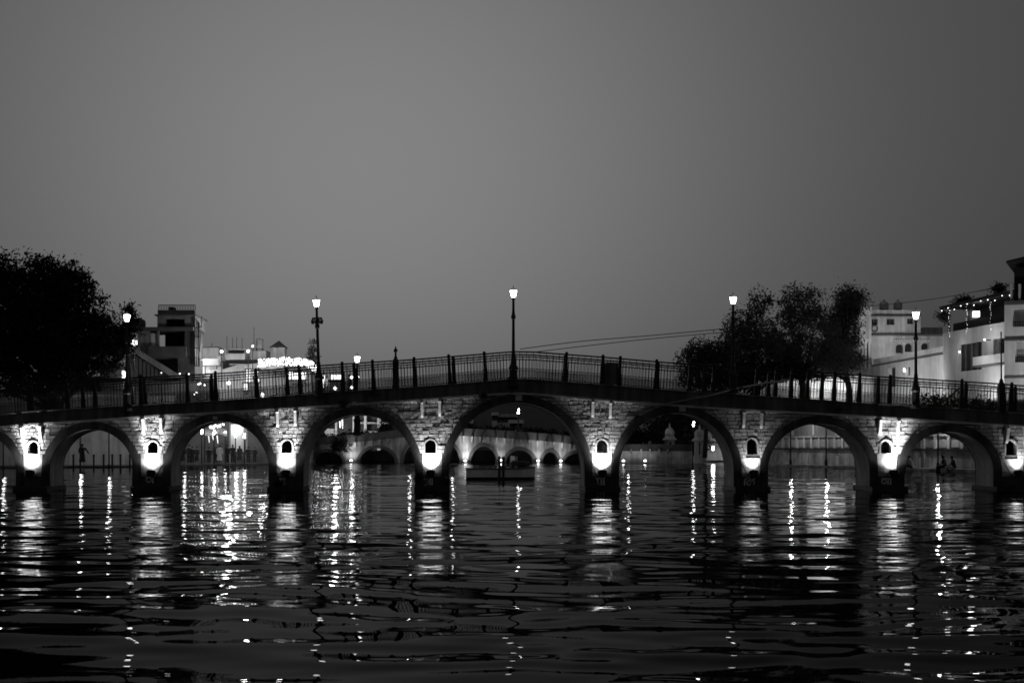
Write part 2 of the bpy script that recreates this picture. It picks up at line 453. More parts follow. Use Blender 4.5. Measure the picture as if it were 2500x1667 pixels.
piers = []
stones = []      # (area, verts, faces, pier index)
for k in range(8):
    x0, x1 = ARCH[k][1], ARCH[k+1][0]
    nx, nt_, nb = NICHE[k]
    nc_, hw = bx(nx), 13.2/64
    zt, zb = bz(nt_), bz(nb)
    zs = zt-hw
    xs = [x0, nc_-hw] + [nc_+hw*math.sin(math.radians(t)) for t in range(-75, 90, 15)] + [nc_+hw, x1]
    def top(x):
        t = (x-nc_)/hw
        return zs + hw*math.sqrt(max(0, 1-t*t))
    b = MB()
    for y in (YB, YB+W):
        for xa, xb in zip(xs[:-1], xs[1:]):
            if xb <= nc_-hw+1e-6 or xa >= nc_+hw-1e-6:
                b.quad((xa, y, -.8), (xb, y, -.8), (xb, y, led(xb)), (xa, y, led(xa)))
            else:
                b.quad((xa, y, -.8), (xb, y, -.8), (xb, y, zb), (xa, y, zb))
                b.quad((xa, y, top(xa)), (xb, y, top(xb)), (xb, y, led(xb)), (xa, y, led(xa)))
    for xa, xb in zip(xs[:-1], xs[1:]):
        b.quad((xa, YB, led(xa)), (xb, YB, led(xb)), (xb, YB+W, led(xb)), (xa, YB+W, led(xa)))
    p = b.build('pier', M_mortar, bridge)
    piers.append(p)
    # the niche into the pier: deep shade is put in as near-black colour
    tn = MB()
    prof = [(nc_-hw, zb)] + [(nc_-hw*math.cos(math.pi*i/14), zs+hw*math.sin(math.pi*i/14)) for i in range(15)] + [(nc_+hw, zb), (nc_-hw, zb)]
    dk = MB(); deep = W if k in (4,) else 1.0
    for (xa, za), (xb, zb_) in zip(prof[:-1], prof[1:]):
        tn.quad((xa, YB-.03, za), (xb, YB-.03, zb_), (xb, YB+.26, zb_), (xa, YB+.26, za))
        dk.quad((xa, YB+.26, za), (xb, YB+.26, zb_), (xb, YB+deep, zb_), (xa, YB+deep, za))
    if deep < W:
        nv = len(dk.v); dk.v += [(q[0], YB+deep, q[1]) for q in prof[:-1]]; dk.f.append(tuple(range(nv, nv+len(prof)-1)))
    tn.build('niche', M_plaster, p)
    dk.build('niche_shade', M_dark, p)
    fr = MB()
    o2 = [(nc_-hw-.055, zb)] + [(nc_-(hw+.055)*math.cos(math.pi*i/14), zs+(hw+.055)*math.sin(math.pi*i/14)) for i in range(15)] + [(nc_+hw+.055, zb)]
    for i in range(len(o2)-1):
        a0, a1, c0, c1 = prof[i], prof[i+1], o2[i], o2[i+1]
        yf = YB-.055
        fr.quad((a0[0], yf, a0[1]), (a1[0], yf, a1[1]), (c1[0], yf, c1[1]), (c0[0], yf, c0[1]))
        fr.quad((c0[0], yf, c0[1]), (c1[0], yf, c1[1]), (c1[0], YB, c1[1]), (c0[0], YB, c0[1]))
        fr.quad((a0[0], YB-.025, a0[1]), (a1[0], YB-.025, a1[1]), (a1[0], yf, a1[1]), (a0[0], yf, a0[1]))
    fr.build('niche_frame', M_plaster, p)
    # plastered panel under the niche, tapering down to the plinth
    pz0, pz1 = bz(1186), zb - (.14 if k in (5, 7) else .0)
    e0, e1 = x0+.30, x1-.30
    pl = MB()
    pl.hexa([(e0+.03, YB-.045, pz0), (e1-.03, YB-.045, pz0), (e1-.03, YB+.02, pz0), (e0+.03, YB+.02, pz0),
             (e0-.02, YB-.04, pz1), (e1+.02, YB-.04, pz1), (e1+.02, YB+.02, pz1), (e0-.02, YB+.02, pz1)])
    pl.build('plaster_panel', M_plaster, p)
    dm = MB(); dm.box(e0+.0, e1-.0, YB-.056, YB-.04, pz0+.002, bz(1162)); dm.build('damp_course', M_quay_d, p)
    pb = MB()
    pb.box(x0-.02, x1+.02, YB-.42, YB+W+.42, -.85, bz(1187))
    pb.box(x0+.12, x1-.12, YB-.22, YB+W+.22, bz(1187), bz(1185))
    pb.build('plinth', M_plinth, p)
    # ashlar courses
    la, ra = ARCH[k], ARCH[k+1]
    z = pz1 + .008
    row = 0
    while z < led(nc_)+1.4:
        hgt = .142*random.uniform(.93, 1.08)
        z1 = z+hgt-.022
        def lim(zz, a, side): return arch_edge(a, zz, side, .13)
        l0, l1 = lim(z, la, 1), lim(z1, la, 1)
        r0, r1 = lim(z, ra, -1), lim(z1, ra, -1)
        cuts = [max(l0, l1)]
        xx = min(l0, l1) + random.uniform(.08, .34)
        end = max(r0, r1)
        segs = []
        xcur = min(l0, l1)
        while xcur < end-.05:
            wd = random.choice((.2, .26, .3, .34, .4))*random.uniform(.85, 1.15)
            nxt = xcur+wd
            if end-nxt < .14: nxt = end
            segs.append((xcur, nxt)); xcur = nxt
        nh = None
        if z < zt+.06 and z1 > zb-.02:
            nh = hw+.03 if z < zs else hw*math.sqrt(max(0, 1-((z-zs)/hw)**2))+.03
        out_ = []
        for sa, sb in segs:
            if nh is None: out_.append((sa, sb))
            else:
                if sa < nc_-nh: out_.append((sa, min(sb, nc_-nh)))
                if sb > nc_+nh: out_.append((max(sa, nc_+nh), sb))
        for sa, sb in out_:
            if sb-sa < .05: continue
            ga, gb = sa+.011, sb-.011
            steepL, steepR = l0-l1 < .22, r1-r0 < .22
            q = [(max(ga, l0) if steepL else ga, z), (min(gb, r0) if steepR else gb, z), (min(gb, r1), z1), (max(ga, l1), z1)]
            if not steepL or not steepR:
                q[0] = (max(q[0][0], l1), q[0][1]); q[1] = (min(q[1][0], r1), q[1][1])
                q = [(x, max(zz, arch_z(la, x, .13) if x < (l0 if not steepL else -1e9) else zz, arch_z(ra, x, .13) if x > (r0 if not steepR else 1e9) else zz)) for x, zz in q]
            q = [(x, min(zz, led(x)-.01)) for x, zz in q]
            if q[1][0]-q[0][0] < .03 and q[2][0]-q[3][0] < .03: continue
            if q[1][0] < q[0][0]: q[1] = q[0] = ((q[0][0]+q[1][0])/2, q[0][1])
            if q[2][0] < q[3][0]: q[2] = q[3] = ((q[2][0]+q[3][0])/2, q[2][1])
            area = abs((q[1][0]-q[0][0]+q[2][0]-q[3][0])/2 * ((q[3][1]-q[0][1]+q[2][1]-q[1][1])/2))
            if min(q[3][1]-q[0][1], q[2][1]-q[1][1]) < .02 or area < .004: continue
            d = random.uniform(.024, .05)
            jit = lambda: random.uniform(-.006, .006)
            cx_ = sum(a for a, _ in q)/4; cz_ = sum(b_ for _, b_ in q)/4
            fr_ = [(x+(cx_-x)*.02+jit(), YB-d+random.uniform(-.007, .007), zz+(cz_-zz)*.06+jit()) for x, zz in q]
            bk = [(x, YB-.002-.012*0, zz) for x, zz in q]
            mid = [(x, YB-d+.014, zz) for x, zz in q]
            vs = bk+mid+fr_
            fs = [(8, 9, 10, 11)] + [(i, (i+1) % 4, 4+(i+1) % 4, 4+i) for i in range(4)] + [(4+i, 4+(i+1) % 4, 8+(i+1) % 4, 8+i) for i in range(4)]
            stones.append((area*(1.6 if abs(cx_-nc_) < 1.1 else 1), vs, fs, k))
        z += hgt
        row += 1

stones.sort(key=lambda s: -s[0])
offb = OFF[bridge.name]
for ar, vs, fs, k in stones[:296]:
    m = MB(); m.v = vs; m.f = fs
    m.build('stone', M_stone, piers[k])
rest = MB()
for ar, vs, fs, k in stones[296:]:
    n = len(rest.v); rest.v += vs; rest.f += [tuple(i+n for i in f) for f in fs]
o = rest.build('stones', M_stone, bridge); o['kind'] = 'stuff'

# ledge, brackets, fascia, deck
def strip(name, xa, xb, zlo, zhi, ya, yb, m, parent, step=.5):
    b = MB(); n = max(1, int((xb-xa)/step))
    xs = [xa+(xb-xa)*i/n for i in range(n+1)]
    for p, q in zip(xs[:-1], xs[1:]):
        A = [(p, ya, zlo(p)), (q, ya, zlo(q)), (q, yb, zlo(q)), (p, yb, zlo(p)), (p, ya, zhi(p)), (q, ya, zhi(q)), (q, yb, zhi(q)), (p, yb, zhi(p))]
        n0 = len(b.v); b.v += A
        b.f += [(n0, n0+1, n0+5, n0+4), (n0+2, n0+3, n0+7, n0+6), (n0+4, n0+5, n0+6, n0+7), (n0+3, n0+2, n0+1, n0)]
        if p == xs[0]: b.f.append((n0+3, n0, n0+4, n0+7))
        if q == xs[-1]: b.f.append((n0+1, n0+2, n0+6, n0+5))
    return b.build(name, m, parent)
XL, XR = bx(-230), bx(2720)
strip('ledge', XL, XR, lambda x: led(x)-.004, lambda x: led(x)+.07, YB-.16, YB+W+.16, M_ledge, bridge)
strip('fascia_beam', XL, XR, lambda x: led(x)+.07, lambda x: fas(x)-.06, YB-.10, YB+W+.10, M_fascia, bridge)
strip('coping', XL, XR, lambda x: fas(x)-.06, lambda x: fas(x), YB-.13, YB+W+.13, M_fascia, bridge)
for k in range(8):
    for dx in (-21.5, 21.5):
        xc = bx(PIERX[k]+dx)
        zt = led(xc)
        b = MB(); hwid = .05
        prof = [(0, 0), (-.27, 0), (-.27, -.07), (-.215, -.11), (-.15, -.34), (-.09, -.54), (-.03, -.62), (0, -.64)]
        n0 = len(b.v)
        for s_ in (-1, 1):
            for y, z in prof: b.v.append((xc+s_*hwid, YB-.03+y, zt-.006+z))
        m_ = len(prof)
        b.f.append(tuple(range(n0, n0+m_))); b.f.append(tuple(range(n0+2*m_-1, n0+m_-1, -1)))
        b.f += [(n0+i, n0+m_+i, n0+m_+(i+1) % m_, n0+(i+1) % m_) for i in range(m_)]
        b.build('bracket', M_ledge, bridge)
# small plates over the crowns of three arches
for px, py, ww in ((1266, 971, 8), (1664, 998, 8), (527, 1020, 5), (866, 985, 5)):
    b = MB(); x = bx(px); z = bz(py); h = ww/64
    b.box(x-h, x+h, YB-.20, YB-.165, z-h*.85, z+h*.85)
    for i in range(3): b.box(x-h*.7+i*h*.5, x-h*.45+i*h*.5, YB-.207, YB-.2, z-h*.1, z+h*.5)
    b.build('crown_plate', M_ledge, bridge)

# lettering painted at the pier feet: strokes as thin raised paint
def strokes(k, segs, px0, py0, s=1.0):
    b = MB()
    for pts in segs:
        for a, c in zip(pts[:-1], pts[1:]):
            x0, z0, x1, z1 = bx(px0+a[0]*s), bz(py0+a[1]*s), bx(px0+c[0]*s), bz(py0+c[1]*s)
            d = Vector((x1-x0, 0, z1-z0)); L_ = d.length
            if L_ < 1e-5: continue
            d /= L_; nrm = Vector((-d.z, 0, d.x))*.026
            A = Vector((x0, YB-.066, z0))-d*.008; B = Vector((x1, YB-.066, z1))+d*.008
            b.quad(A-nrm, B-nrm, B+nrm, A+nrm)
    b.build('lettering', M_paint, piers[k])
def arc(cx, cy, rx, ry, a0, a1, n=9):
    return [(cx+rx*math.cos(math.radians(a0+(a1-a0)*i/n)), cy+ry*math.sin(math.radians(a0+(a1-a0)*i/n))) for i in range(n+1)]
strokes(1, [[(-11, -6), (8, -6)], arc(-4, 0, 6, 5, -60, 240), [(6, -6), (6, 8)]], 368, 1171)
strokes(2, [[(-9, -8), (9, -8)], arc(0, 0, 6, 6, 150, 400), [(6, -8), (6, 7)]], 690, 1175, .9)
strokes(3, [arc(-6, -1, 4.5, 4, 200, 430), arc(-6, 6, 4.5, 4, -90, 120), [(-1, 2), (4, 2)], [(4, -6), (4, 10)], [(9, -6), (9, 10)]], 1046, 1173)
strokes(4, [[(-12, -7), (10, -7)], [(-7, -7), (-7, 3)], arc(-3, 3, 4, 4, 180, 20), [(2, -7), (2, 9)], arc(5, -9, 5, 4, 180, 360), [(8, -7), (8, 9)]], 1466, 1174)
strokes(5, [arc(-3, 1, 8, 9, 180, 330), [(-11, 1), (-11, 9)], arc(-1, 4, 4.5, 5, 0, 360), arc(8, 4, 4.5, 5, 150, 400), [(8, -3), (13, -6)]], 1828, 1174)
strokes(6, [[(-12, -6), (12, -6)], arc(-6, 1, 5, 5, 30, 330), [(-1, 2), (4, 2)], [(4, -6), (4, 8)], [(10, -6), (10, 8)]], 2163, 1174)

# ------------------------------------------------------------------ railings along both edges
def railing(y, name_label, posts, spacing):
    t = thing('bridge_railing', (bx(1258), y, fas(bx(1258))), name_label, 'railing', 'iron railings along the two edges of the footbridge')
    H = 1.03
    def up(x, h):       # the bars stand square to the sloping deck
        s = slope(x)*.7
        return (x - s*h, y, fas(x)+h)
    def rail(h, r):
        b = MB(); xs = np.arange(XL, XR, .4)
        for p, q in zip(xs[:-1], xs[1:]): b.tube(up(p, h), up(q, h), r, r, 6, False)
        return b
    rail(H, .032).build('top_rail', M_rail, t)
    rail(H-.19, .024).build('middle_rail', M_rail, t)
    rail(.40, .010).build('lower_rail', M_rail, t)
    rail(.04, .018).build('bottom_rail', M_rail, t)
    for px in posts:
        x = bx(px)
        b = MB()
        a, c = up(x, 0), up(x, H+.03)
        for (h0, w0, h1, w1) in ((0, .082, .45, .072), (.45, .066, H+.01, .05)):
            A, B = up(x, h0), up(x, h1)
            b.hexa([(A[0]+i*w0, A[1]+j*w0, A[2]) for i, j in ((-1, -1), (1, -1), (1, 1), (-1, 1))] +
                   [(B[0]+i*w1, B[1]+j*w1, B[2]) for i, j in ((-1, -1), (1, -1), (1, 1), (-1, 1))])
        cc = up(x, H+.05); b.ball(cc, .062, 8, 5)
        b.build('post', M_rail, t)
    bars = MB(); x = XL; i = 0
    while x < XR:
        bars.tube(up(x, .04), up(x, H-.19), .0105, .0105, 4, False)
        if i % 2 == 0: bars.tube(up(x, H-.19), up(x, H), .010, .010, 4, False)
        x += spacing; i += 1
    o = bars.build('balusters', M_rail, t); o['kind'] = 'stuff'
    lat = MB(); x = XL
    while x < XR:
        for s in (-1, 1):
            lat.tube(up(x, .04), up(x+s*.36, .40), .0065, .0065, 4, False)
        x += .085
    o = lat.build('lattice', M_rail, t); o['kind'] = 'stuff'
    return t
FRONT = [-120, -10, 78, 165, 232, 345, 458, 528, 628, 733, 838, 912, 1014, 1099, 1186, 1380, 1469, 1511, 1600, 1683, 1741, 1846, 1893, 1931, 1971, 2036, 2097, 2172, 2347, 2468, 2560]
BACK = [-120, 40, 175, 330, 500, 690, 860, 1010, 1110, 1385, 1480, 1620, 1738, 1900, 2034, 2176, 2396, 2520]
railing(YB+.05, 'front iron railing with wire lattice, along the near edge of the footbridge', FRONT, .122)
railing(YB+W-.05, 'back iron railing with wire lattice, along the far edge of the footbridge', BACK, .118)

# board fixed in the railing
t = thing('notice_board', P(1490, 941, YB-.05), 'plain dark board standing between two railing posts right of the bridge crown', 'board')
b = MB(); b.box(bx(1474), bx(1507), YB-.06, YB-.02, fas(bx(1490))+.0, bz(887)); b.build('panel', M_fascia, t)
b = MB()
for px in (1474, 1507): b.box(bx(px)-.03, bx(px)+.03, YB-.065, YB-.015, fas(bx(px)), bz(886))
b.build('frame', M_rail, t)

# drooping cable over the fascia
def cable(name, pts, r, m, label, cat='cable', group=None, sub=6):
    pts = [Vector(p) for p in pts]
    res = []
    for i in range(len(pts)-1):
        p0, p1, p2, p3 = pts[max(0, i-1)], pts[i], pts[i+1], pts[min(len(pts)-1, i+2)]
        for j in range(sub):
            u_ = j/sub
            res.append(.5*((2*p1)+(-p0+p2)*u_+(2*p0-5*p1+4*p2-p3)*u_**2+(-p0+3*p1-3*p2+p3)*u_**3))
    res.append(pts[-1])
    b = MB(); b.path(res, r, 5)
    o = b.build(name, m)
    return tag(o, label, cat, group)
cable('cable', [P(a, b_, YB-.26) for a, b_ in ((1400, 971), (1450, 976), (1503, 979), (1560, 984), (1608, 988), (1640, 983), (1690, 973), (1731, 965), (1765, 956), (1800, 947), (1860, 936), (1925, 927))],
      .035, M_cable, 'pale cable drooping across the fascia to the right of the bridge crown')

# ------------------------------------------------------------------ lamp posts on the bridge
def lantern(b_glass, b_cap, z, s=1.0):
    b_glass.lathe((0, 0, z), [(.075*s, 0), (.10*s, .05*s), (.15*s, .28*s)], 6)
    b_cap.lathe((0, 0, z), [(.165*s, .281*s), (.16*s, .30*s), (.08*s, .36*s), (.03*s, .385*s), (.02*s, .40*s), (.012*s, .50*s)], 6)
    for i in range(6):
        a = 2*math.pi*i/6
        b_cap.tube((.08*s*math.cos(a), .08*s*math.sin(a), z), (.153*s*math.cos(a), .153*s*math.sin(a), z+.285*s), .006*s, .006*s, 4)
LAMPH = 3.4
lamp0 = thing('lamp_post', (0, 0, 0), 'tall lamp post at the crown of the footbridge, lantern lit', 'lamp post', 'lamp posts along the front of the footbridge')
b = MB(); b.lathe((0, 0, 0), [(.20, 0), (.20, .1), (.155, .14), (.15, .62), (.175, .66), (.175, .74), (.11, .85), (.085, 1.1), (.07, 1.3)], 10); b.build('base', M_iron, lamp0)
b = MB(); b.lathe((0, 0, 0), [(.062, 1.28), (.055, 2.0), (.046, 3.25), (.05, LAMPH-.02)], 10); b.build('pole', M_iron, lamp0)
b = MB(); b.lathe((0, 0, 0), [(.05, 2.55), (.085, 2.6), (.09, 2.68), (.065, 2.74), (.05, 2.9)], 10); b.build('collar', M_iron, lamp0)
b = MB(); b.lathe((0, 0, 0), [(.05, LAMPH-.09), (.085, LAMPH-.05), (.07, LAMPH-.01)], 8); b.build('neck_ring', M_iron, lamp0)
bg_, bc_ = MB(), MB(); lantern(bg_, bc_, LAMPH, .87); bg_.build('lantern', E_lantern, lamp0); bc_.build('lantern_cap', M_iron, lamp0)
lamp('lantern_light', 'POINT', (0, 0, LAMPH+.62), 5, lamp0, .12)
yl = YB-.02
lamp0.location = (bx(1253), yl-.12, bz(944))
lamp_spots = [(312, 1003, 'lamp post at the edge of the dark tree, its lantern low against the leaves'),
              (781, 967, 'lamp post leaning left with a frond collar, beside the fairy lit roof'),
              (1788, 960, 'lamp post in front of the tree crowns right of the dark board'),
              (2233, 997, 'lamp post in front of the white house with arched windows')]
lps = []
for px, py, lab in lamp_spots:
    c = copy_tree(lamp0, (bx(px), yl-.12, bz(py)), lab); lps.append(c)
lps[1].rotation_euler = (0, math.radians(-1.9), 0)
# frond collar on the second post
b = MB()
for i in range(16):
    a = 2*math.pi*i/16; ca, sa = math.cos(a), math.sin(a)
    pts = [(0.05*ca, .05*sa, 2.93), (.16*ca, .16*sa, 2.98), (.22*ca, .22*sa, 2.86), (.20*ca, .20*sa, 2.74)]
    for p, q in zip(pts[:-1], pts[1:]): b.tube(p, q, .022, .012, 4)
o = place('frond_collar', None or bpy.data.meshes.new('frond_collar'), M_iron); COL.objects.unlink(o); bpy.data.objects.remove(o)
me = bpy.data.meshes.new('frond_collar'); me.from_pydata(b.v, [], b.f); me.materials.append(M_iron)
o = bpy.data.objects.new('frond_collar', me); COL.objects.link(o); o.parent = lps[1]

# lamp stumps: pedestals whose lantern is missing
def stump(px, ztop, pole_r, label):
    x = bx(px); z0 = fas(x)
    t = thing('lamp_stump', (x, YB-.03, z0), label, 'post', 'pedestals without a lantern on the footbridge')
    b = MB(); b.box(x-.115, x+.115, YB-.15, YB+.08, z0-.02, z0+1.0); b.lathe((x, YB-.03, z0+1.0), [(.13, 0), (.07, .12), (.05, .2)], 8); b.build('pedestal', M_iron, t)
    b = MB(); b.tube((x, YB-.03, z0+1.15), (x, YB-.03, ztop), pole_r, pole_r*.8, 8); b.build('pole', M_iron, t)
    b = MB(); b.lathe((x, YB-.03, ztop-.08), [(.03, 0), (.075, .05), (.075, .11), (.03, .17), (.012, .26)], 8); b.build('finial', M_iron, t)
stump(966, bz(856), .042, 'pedestal with a knobbed stub of pole, its lantern gone, left of the bridge crown')
stump(2444, bz(930), .05, 'pedestal with a short spike near the right end of the railing')

# ------------------------------------------------------------------ floodlights at the pier feet
FL = ['at the foot of the leftmost pier', 'on the second pier from the left', 'on the third pier from the left',
      'on the pier left of the tallest arch', 'on the pier right of the tallest arch', 'on the dim pier right of the domed kiosks',
      'on the bright pier right of the panelled wall', 'at the foot of the rightmost pier']
TILT = [0, 0, 0, 0, .04, 0, .10, .12]
for k in range(8):
    x = bx(PIERX[k] + (6 if k == 6 else 0)); z = bz(1157); y = YB-.34
    t = thing('floodlight', (x, y, z), 'black drum floodlight shining up the stones ' + FL[k], 'floodlight', 'floodlights at the feet of the bridge piers')
    ax = Vector((TILT[k], .35, 1)).normalized()
    c = Vector((x, y, z))
    b = MB(); b.tube(c-ax*.06, c+ax*.07, .12, .17, 14); b.tube(c+ax*.07, c+ax*.12, .18, .18, 14); b.build('housing', M_iron, t)
    b = MB(); b.tube(c+ax*.121, c+ax*.124, .15, .15, 14); b.build('lens', E_spot, t)
    b = MB(); b.tube(c-ax*.04, (x, YB-.02, z-.14), .025, .025, 6); b.tube((x-.19, y, z+.02), (x-.19, YB-.03, z-.1), .012, .012, 5); b.tube((x+.19, y, z+.02), (x+.19, YB-.03, z-.1), .012, .012, 5); b.build('arm', M_iron, t)
    b = MB(); sd = 1 if k in (1, 6) else -1
    b.path([(x+sd*.15, YB-.06, z-.05), (x+sd*.3, YB-.06, z+.22), (x+sd*.42, YB-.06, z+.42)], .011, 5); b.build('lead', M_iron, t)
    lamp('flood_light', 'SPOT', c+ax*.15, POW[k], t, .07, (TILT[k]*.6, .16 if k < 3 or k == 6 else .55, 1), 54 if k < 3 or k == 6 else 100, .7 if k < 3 or k == 6 else 1)
    lamp('flood_spill', 'SPOT', c+ax*.15, POW[k]*(.15 if k < 3 or k == 6 else .13), t, .08, (0, .12, 1), 150, 1.0)

# ------------------------------------------------------------------ walls on the banks
class Wall:
    """a vertical wall face through two plan points; its front is towards the camera"""
    def __init__(s, a, b):
        s.a, s.b = Vector((a[0], a[1])), Vector((b[0], b[1]))
        s.d = (s.b-s.a).normalized(); s.L = (s.b-s.a).length
        s.n = Vector((s.d.y, -s.d.x))       # towards the camera when b lies right of a
    def u(s, px):                            # where the sight line of a pixel column meets the wall
        k = (px-CX)/F
        return (k*s.a.y-s.a.x)/(s.d.x-k*s.d.y)
    def pt(s, u, z, out=0):
        q = s.a+s.d*u+s.n*out
        return (q.x, q.y, z)
    def z(s, px, py):
        q = s.a+s.d*s.u(px); return Z(py, q.y)
    def slab(s, b, u0, u1, z0, z1, o0, o1):
        b.hexa([s.pt(u0, z0, o1), s.pt(u1, z0, o1), s.pt(u1, z0, o0), s.pt(u0, z0, o0), s.pt(u0, z1, o1), s.pt(u1, z1, o1), s.pt(u1, z1, o0), s.pt(u0, z1, o0)]); return b
    def px_slab(s, b, p0, p1, y0, y1, o0, o1):   # y0 lower edge, y1 upper edge (pixels, read at the middle)
        pm = (p0+p1)/2
        return s.slab(b, s.u(p0), s.u(p1), s.z(pm, y0), s.z(pm, y1), o0, o1)
def wpx(p0, Y0, p1, Y1): return Wall((X(p0, Y0), Y0), (X(p1, Y1), Y1))

def facade(w, u0, u1, z0, z1, holes, th, m, parent, name='wall', back=3.0):
    """front skin with real openings, reveals and a core behind"""
    us = sorted({u0, u1, *[h[0] for h in holes], *[h[1] for h in holes]}); zs = sorted({z0, z1, *[h[2] for h in holes], *[h[3] for h in holes]})
    us = [q for q in us if u0 <= q <= u1]; zs = [q for q in zs if z0 <= q <= z1]
    b = MB()
    inh = lambda u_, z_: any(h[0] < u_ < h[1] and h[2] < z_ < h[3] for h in holes)
    for a, c in zip(us[:-1], us[1:]):
        for e, f in zip(zs[:-1], zs[1:]):
            if not inh((a+c)/2, (e+f)/2):
                b.quad(w.pt(a, e), w.pt(c, e), w.pt(c, f), w.pt(a, f))
    for h in holes:
        a, c, e, f = h[:4]
        b.quad(w.pt(a, e), w.pt(a, f), w.pt(a, f, -th), w.pt(a, e, -th))
        b.quad(w.pt(c, f), w.pt(c, e), w.pt(c, e, -th), w.pt(c, f, -th))
        b.quad(w.pt(a, f), w.pt(c, f), w.pt(c, f, -th), w.pt(a, f, -th))
        b.quad(w.pt(c, e), w.pt(a, e), w.pt(a, e, -th), w.pt(c, e, -th))
    # sides, top, back
    b.quad(w.pt(u0, z0, -back), w.pt(u0, z0), w.pt(u0, z1), w.pt(u0, z1, -back))
    b.quad(w.pt(u1, z0), w.pt(u1, z0, -back), w.pt(u1, z1, -back), w.pt(u1, z1))
    b.quad(w.pt(u0, z1), w.pt(u1, z1), w.pt(u1, z1, -back), w.pt(u0, z1, -back))
    b.quad(w.pt(u1, z0, -back), w.pt(u0, z0, -back), w.pt(u0, z1, -back), w.pt(u1, z1, -back))
    return b.build(name, m, parent)

def window(w, h, parent, m=None, depth=.25, frame=.07, bars=1, name='window'):
    a, c, e, f = h[:4]
    fr = MB()
    for q in ((a, a+frame, e, f), (c-frame, c, e, f), (a+frame, c-frame, e, e+frame), (a+frame, c-frame, f-frame, f)):
        w.slab(fr, *q, -depth, -depth+.06)
    for i in range(bars):
        uu = a+(c-a)*(i+1)/(bars+1); w.slab(fr, uu-frame/2, uu+frame/2, e+frame, f-frame, -depth, -depth+.05)
    o = fr.build(name, M_trim, parent)
    p = MB(); w.slab(p, a, c, e, f, -depth-.05, -depth-.001); p.build('pane', m or M_glass, o)
    return o

# ---- left bank: low quay platform and the pale wall behind it
qb = MB()
edge = [(-60, 100), (X(0, 105), 105), (X(140, 108), 108), (X(330, 111), 111), (X(440, 119), 119), (X(660, 126), 126), (X(700, 150), 150)]
for z0, z1, off in ((-.8, .28, 0),):
    for (xa, ya), (xb, yb) in zip(edge[:-1], edge[1:]):
        qb.quad((xa, ya, z0), (xb, yb, z0), (xb, yb, z1), (xa, ya, z1))
        qb.quad((xa, ya, z1), (xb, yb, z1), (xb, 175, z1), (xa, 175, z1))
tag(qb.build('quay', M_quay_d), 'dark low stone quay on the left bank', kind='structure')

wl = wpx(-120, 112, 428, 118)
t = thing('ghat_wall', wl.pt(5, 0), 'tall pale stained wall behind the quay under the dark tree', 'wall')
b = MB(); wl.slab(b, 0, wl.L, .2, 6.0, -1, 0); b.build('wall', M_white2, t)
b = MB(); wl.slab(b, 0, wl.L, 6.0, 6.25, -1.1, .12); b.build('coping', M_trim, t)

wl2 = wpx(428, 125.5, 740, 129.5)
t = thing('ghat_wall', wl2.pt(5, 0), 'dim landing wall with a bright doorway behind the row of quay lamps', 'wall')
hd = (wl2.u(563), wl2.u(600), 1.3, 3.75)
facade(wl2, 0, wl2.L, .2, 5.2, [hd], .9, M_dgrey, t, back=2)
b = MB(); wl2.slab(b, hd[0], hd[1], hd[2], hd[3], -1.0, -.9); b.build('doorway', M_white, t)
b = MB(); wl2.slab(b, hd[0]-.15, hd[0], .3, 3.9, 0, .1); wl2.slab(b, hd[1], hd[1]+.15, .3, 3.9, 0, .1); b.build('jamb', M_grey, t)
lamp('doorway_light', 'POINT', wl2.pt((hd[0]+hd[1])/2, 3.4, -.5), 40, None, .15)
# cloth canopy over the landing
t = thing('awning', P(525, 1060, 123), 'grey cloth awning stretched behind the quay lamps', 'awning')
b = MB()
for i in range(10):
    for j in range(3):
        f_ = lambda i_, j_: P(500+5.4*i_, 1046+5*j_+2.2*math.sin(i_*.8)+ .25*(i_-5)**2*(.35 if j_ else .1), 124.5-.8*j_)
        b.quad(f_(i, j), f_(i+1, j), f_(i+1, j+1), f_(i, j+1))
o = b.build('cloth', M_grey, t)
so = o.modifiers.new('thickness', 'SOLIDIFY'); so.thickness = .04
b = MB()
for px in (500, 554): b.tube(P(px, 1138, 124), P(px, 1048, 124), .05, .05, 6)
b.build('pole', M_iron, t)
# short hanging light tubes over the awning
t = thing('hanging_lights', P(530, 1040, 123), 'row of thin hanging light tubes above the awning', 'lights')
b = MB()
for i in range(10):
    px = 511+i*4.0; y0 = 1040-.55*i-random.uniform(0, 3); b.tube(P(px, y0, 123), P(px+random.uniform(-1, 2), y0+random.uniform(5, 10), 123), .028, .028, 5)
o = b.build('tubes', emit('light_tube', 2.5), t); o['kind'] = 'stuff'
b = MB(); b.path([P(505, 1042, 123), P(528, 1033, 123), P(552, 1030, 123)], .02, 4); b.build('wire', M_iron, t)
# stray small lights on the left landing
t = thing('hanging_lights', P(520, 1075, 124), 'three upright light strips below the grey awning', 'lights')
b = MB()
for px, ya, yb in ((509, 1060, 1080), (519, 1062, 1074), (530, 1063, 1082)): b.tube(P(px, ya, 123.6), P(px+2, yb, 123.6), .05, .03, 5)
o = b.build('strips', emit('strip_light', 1.2), t); o['kind'] = 'stuff'

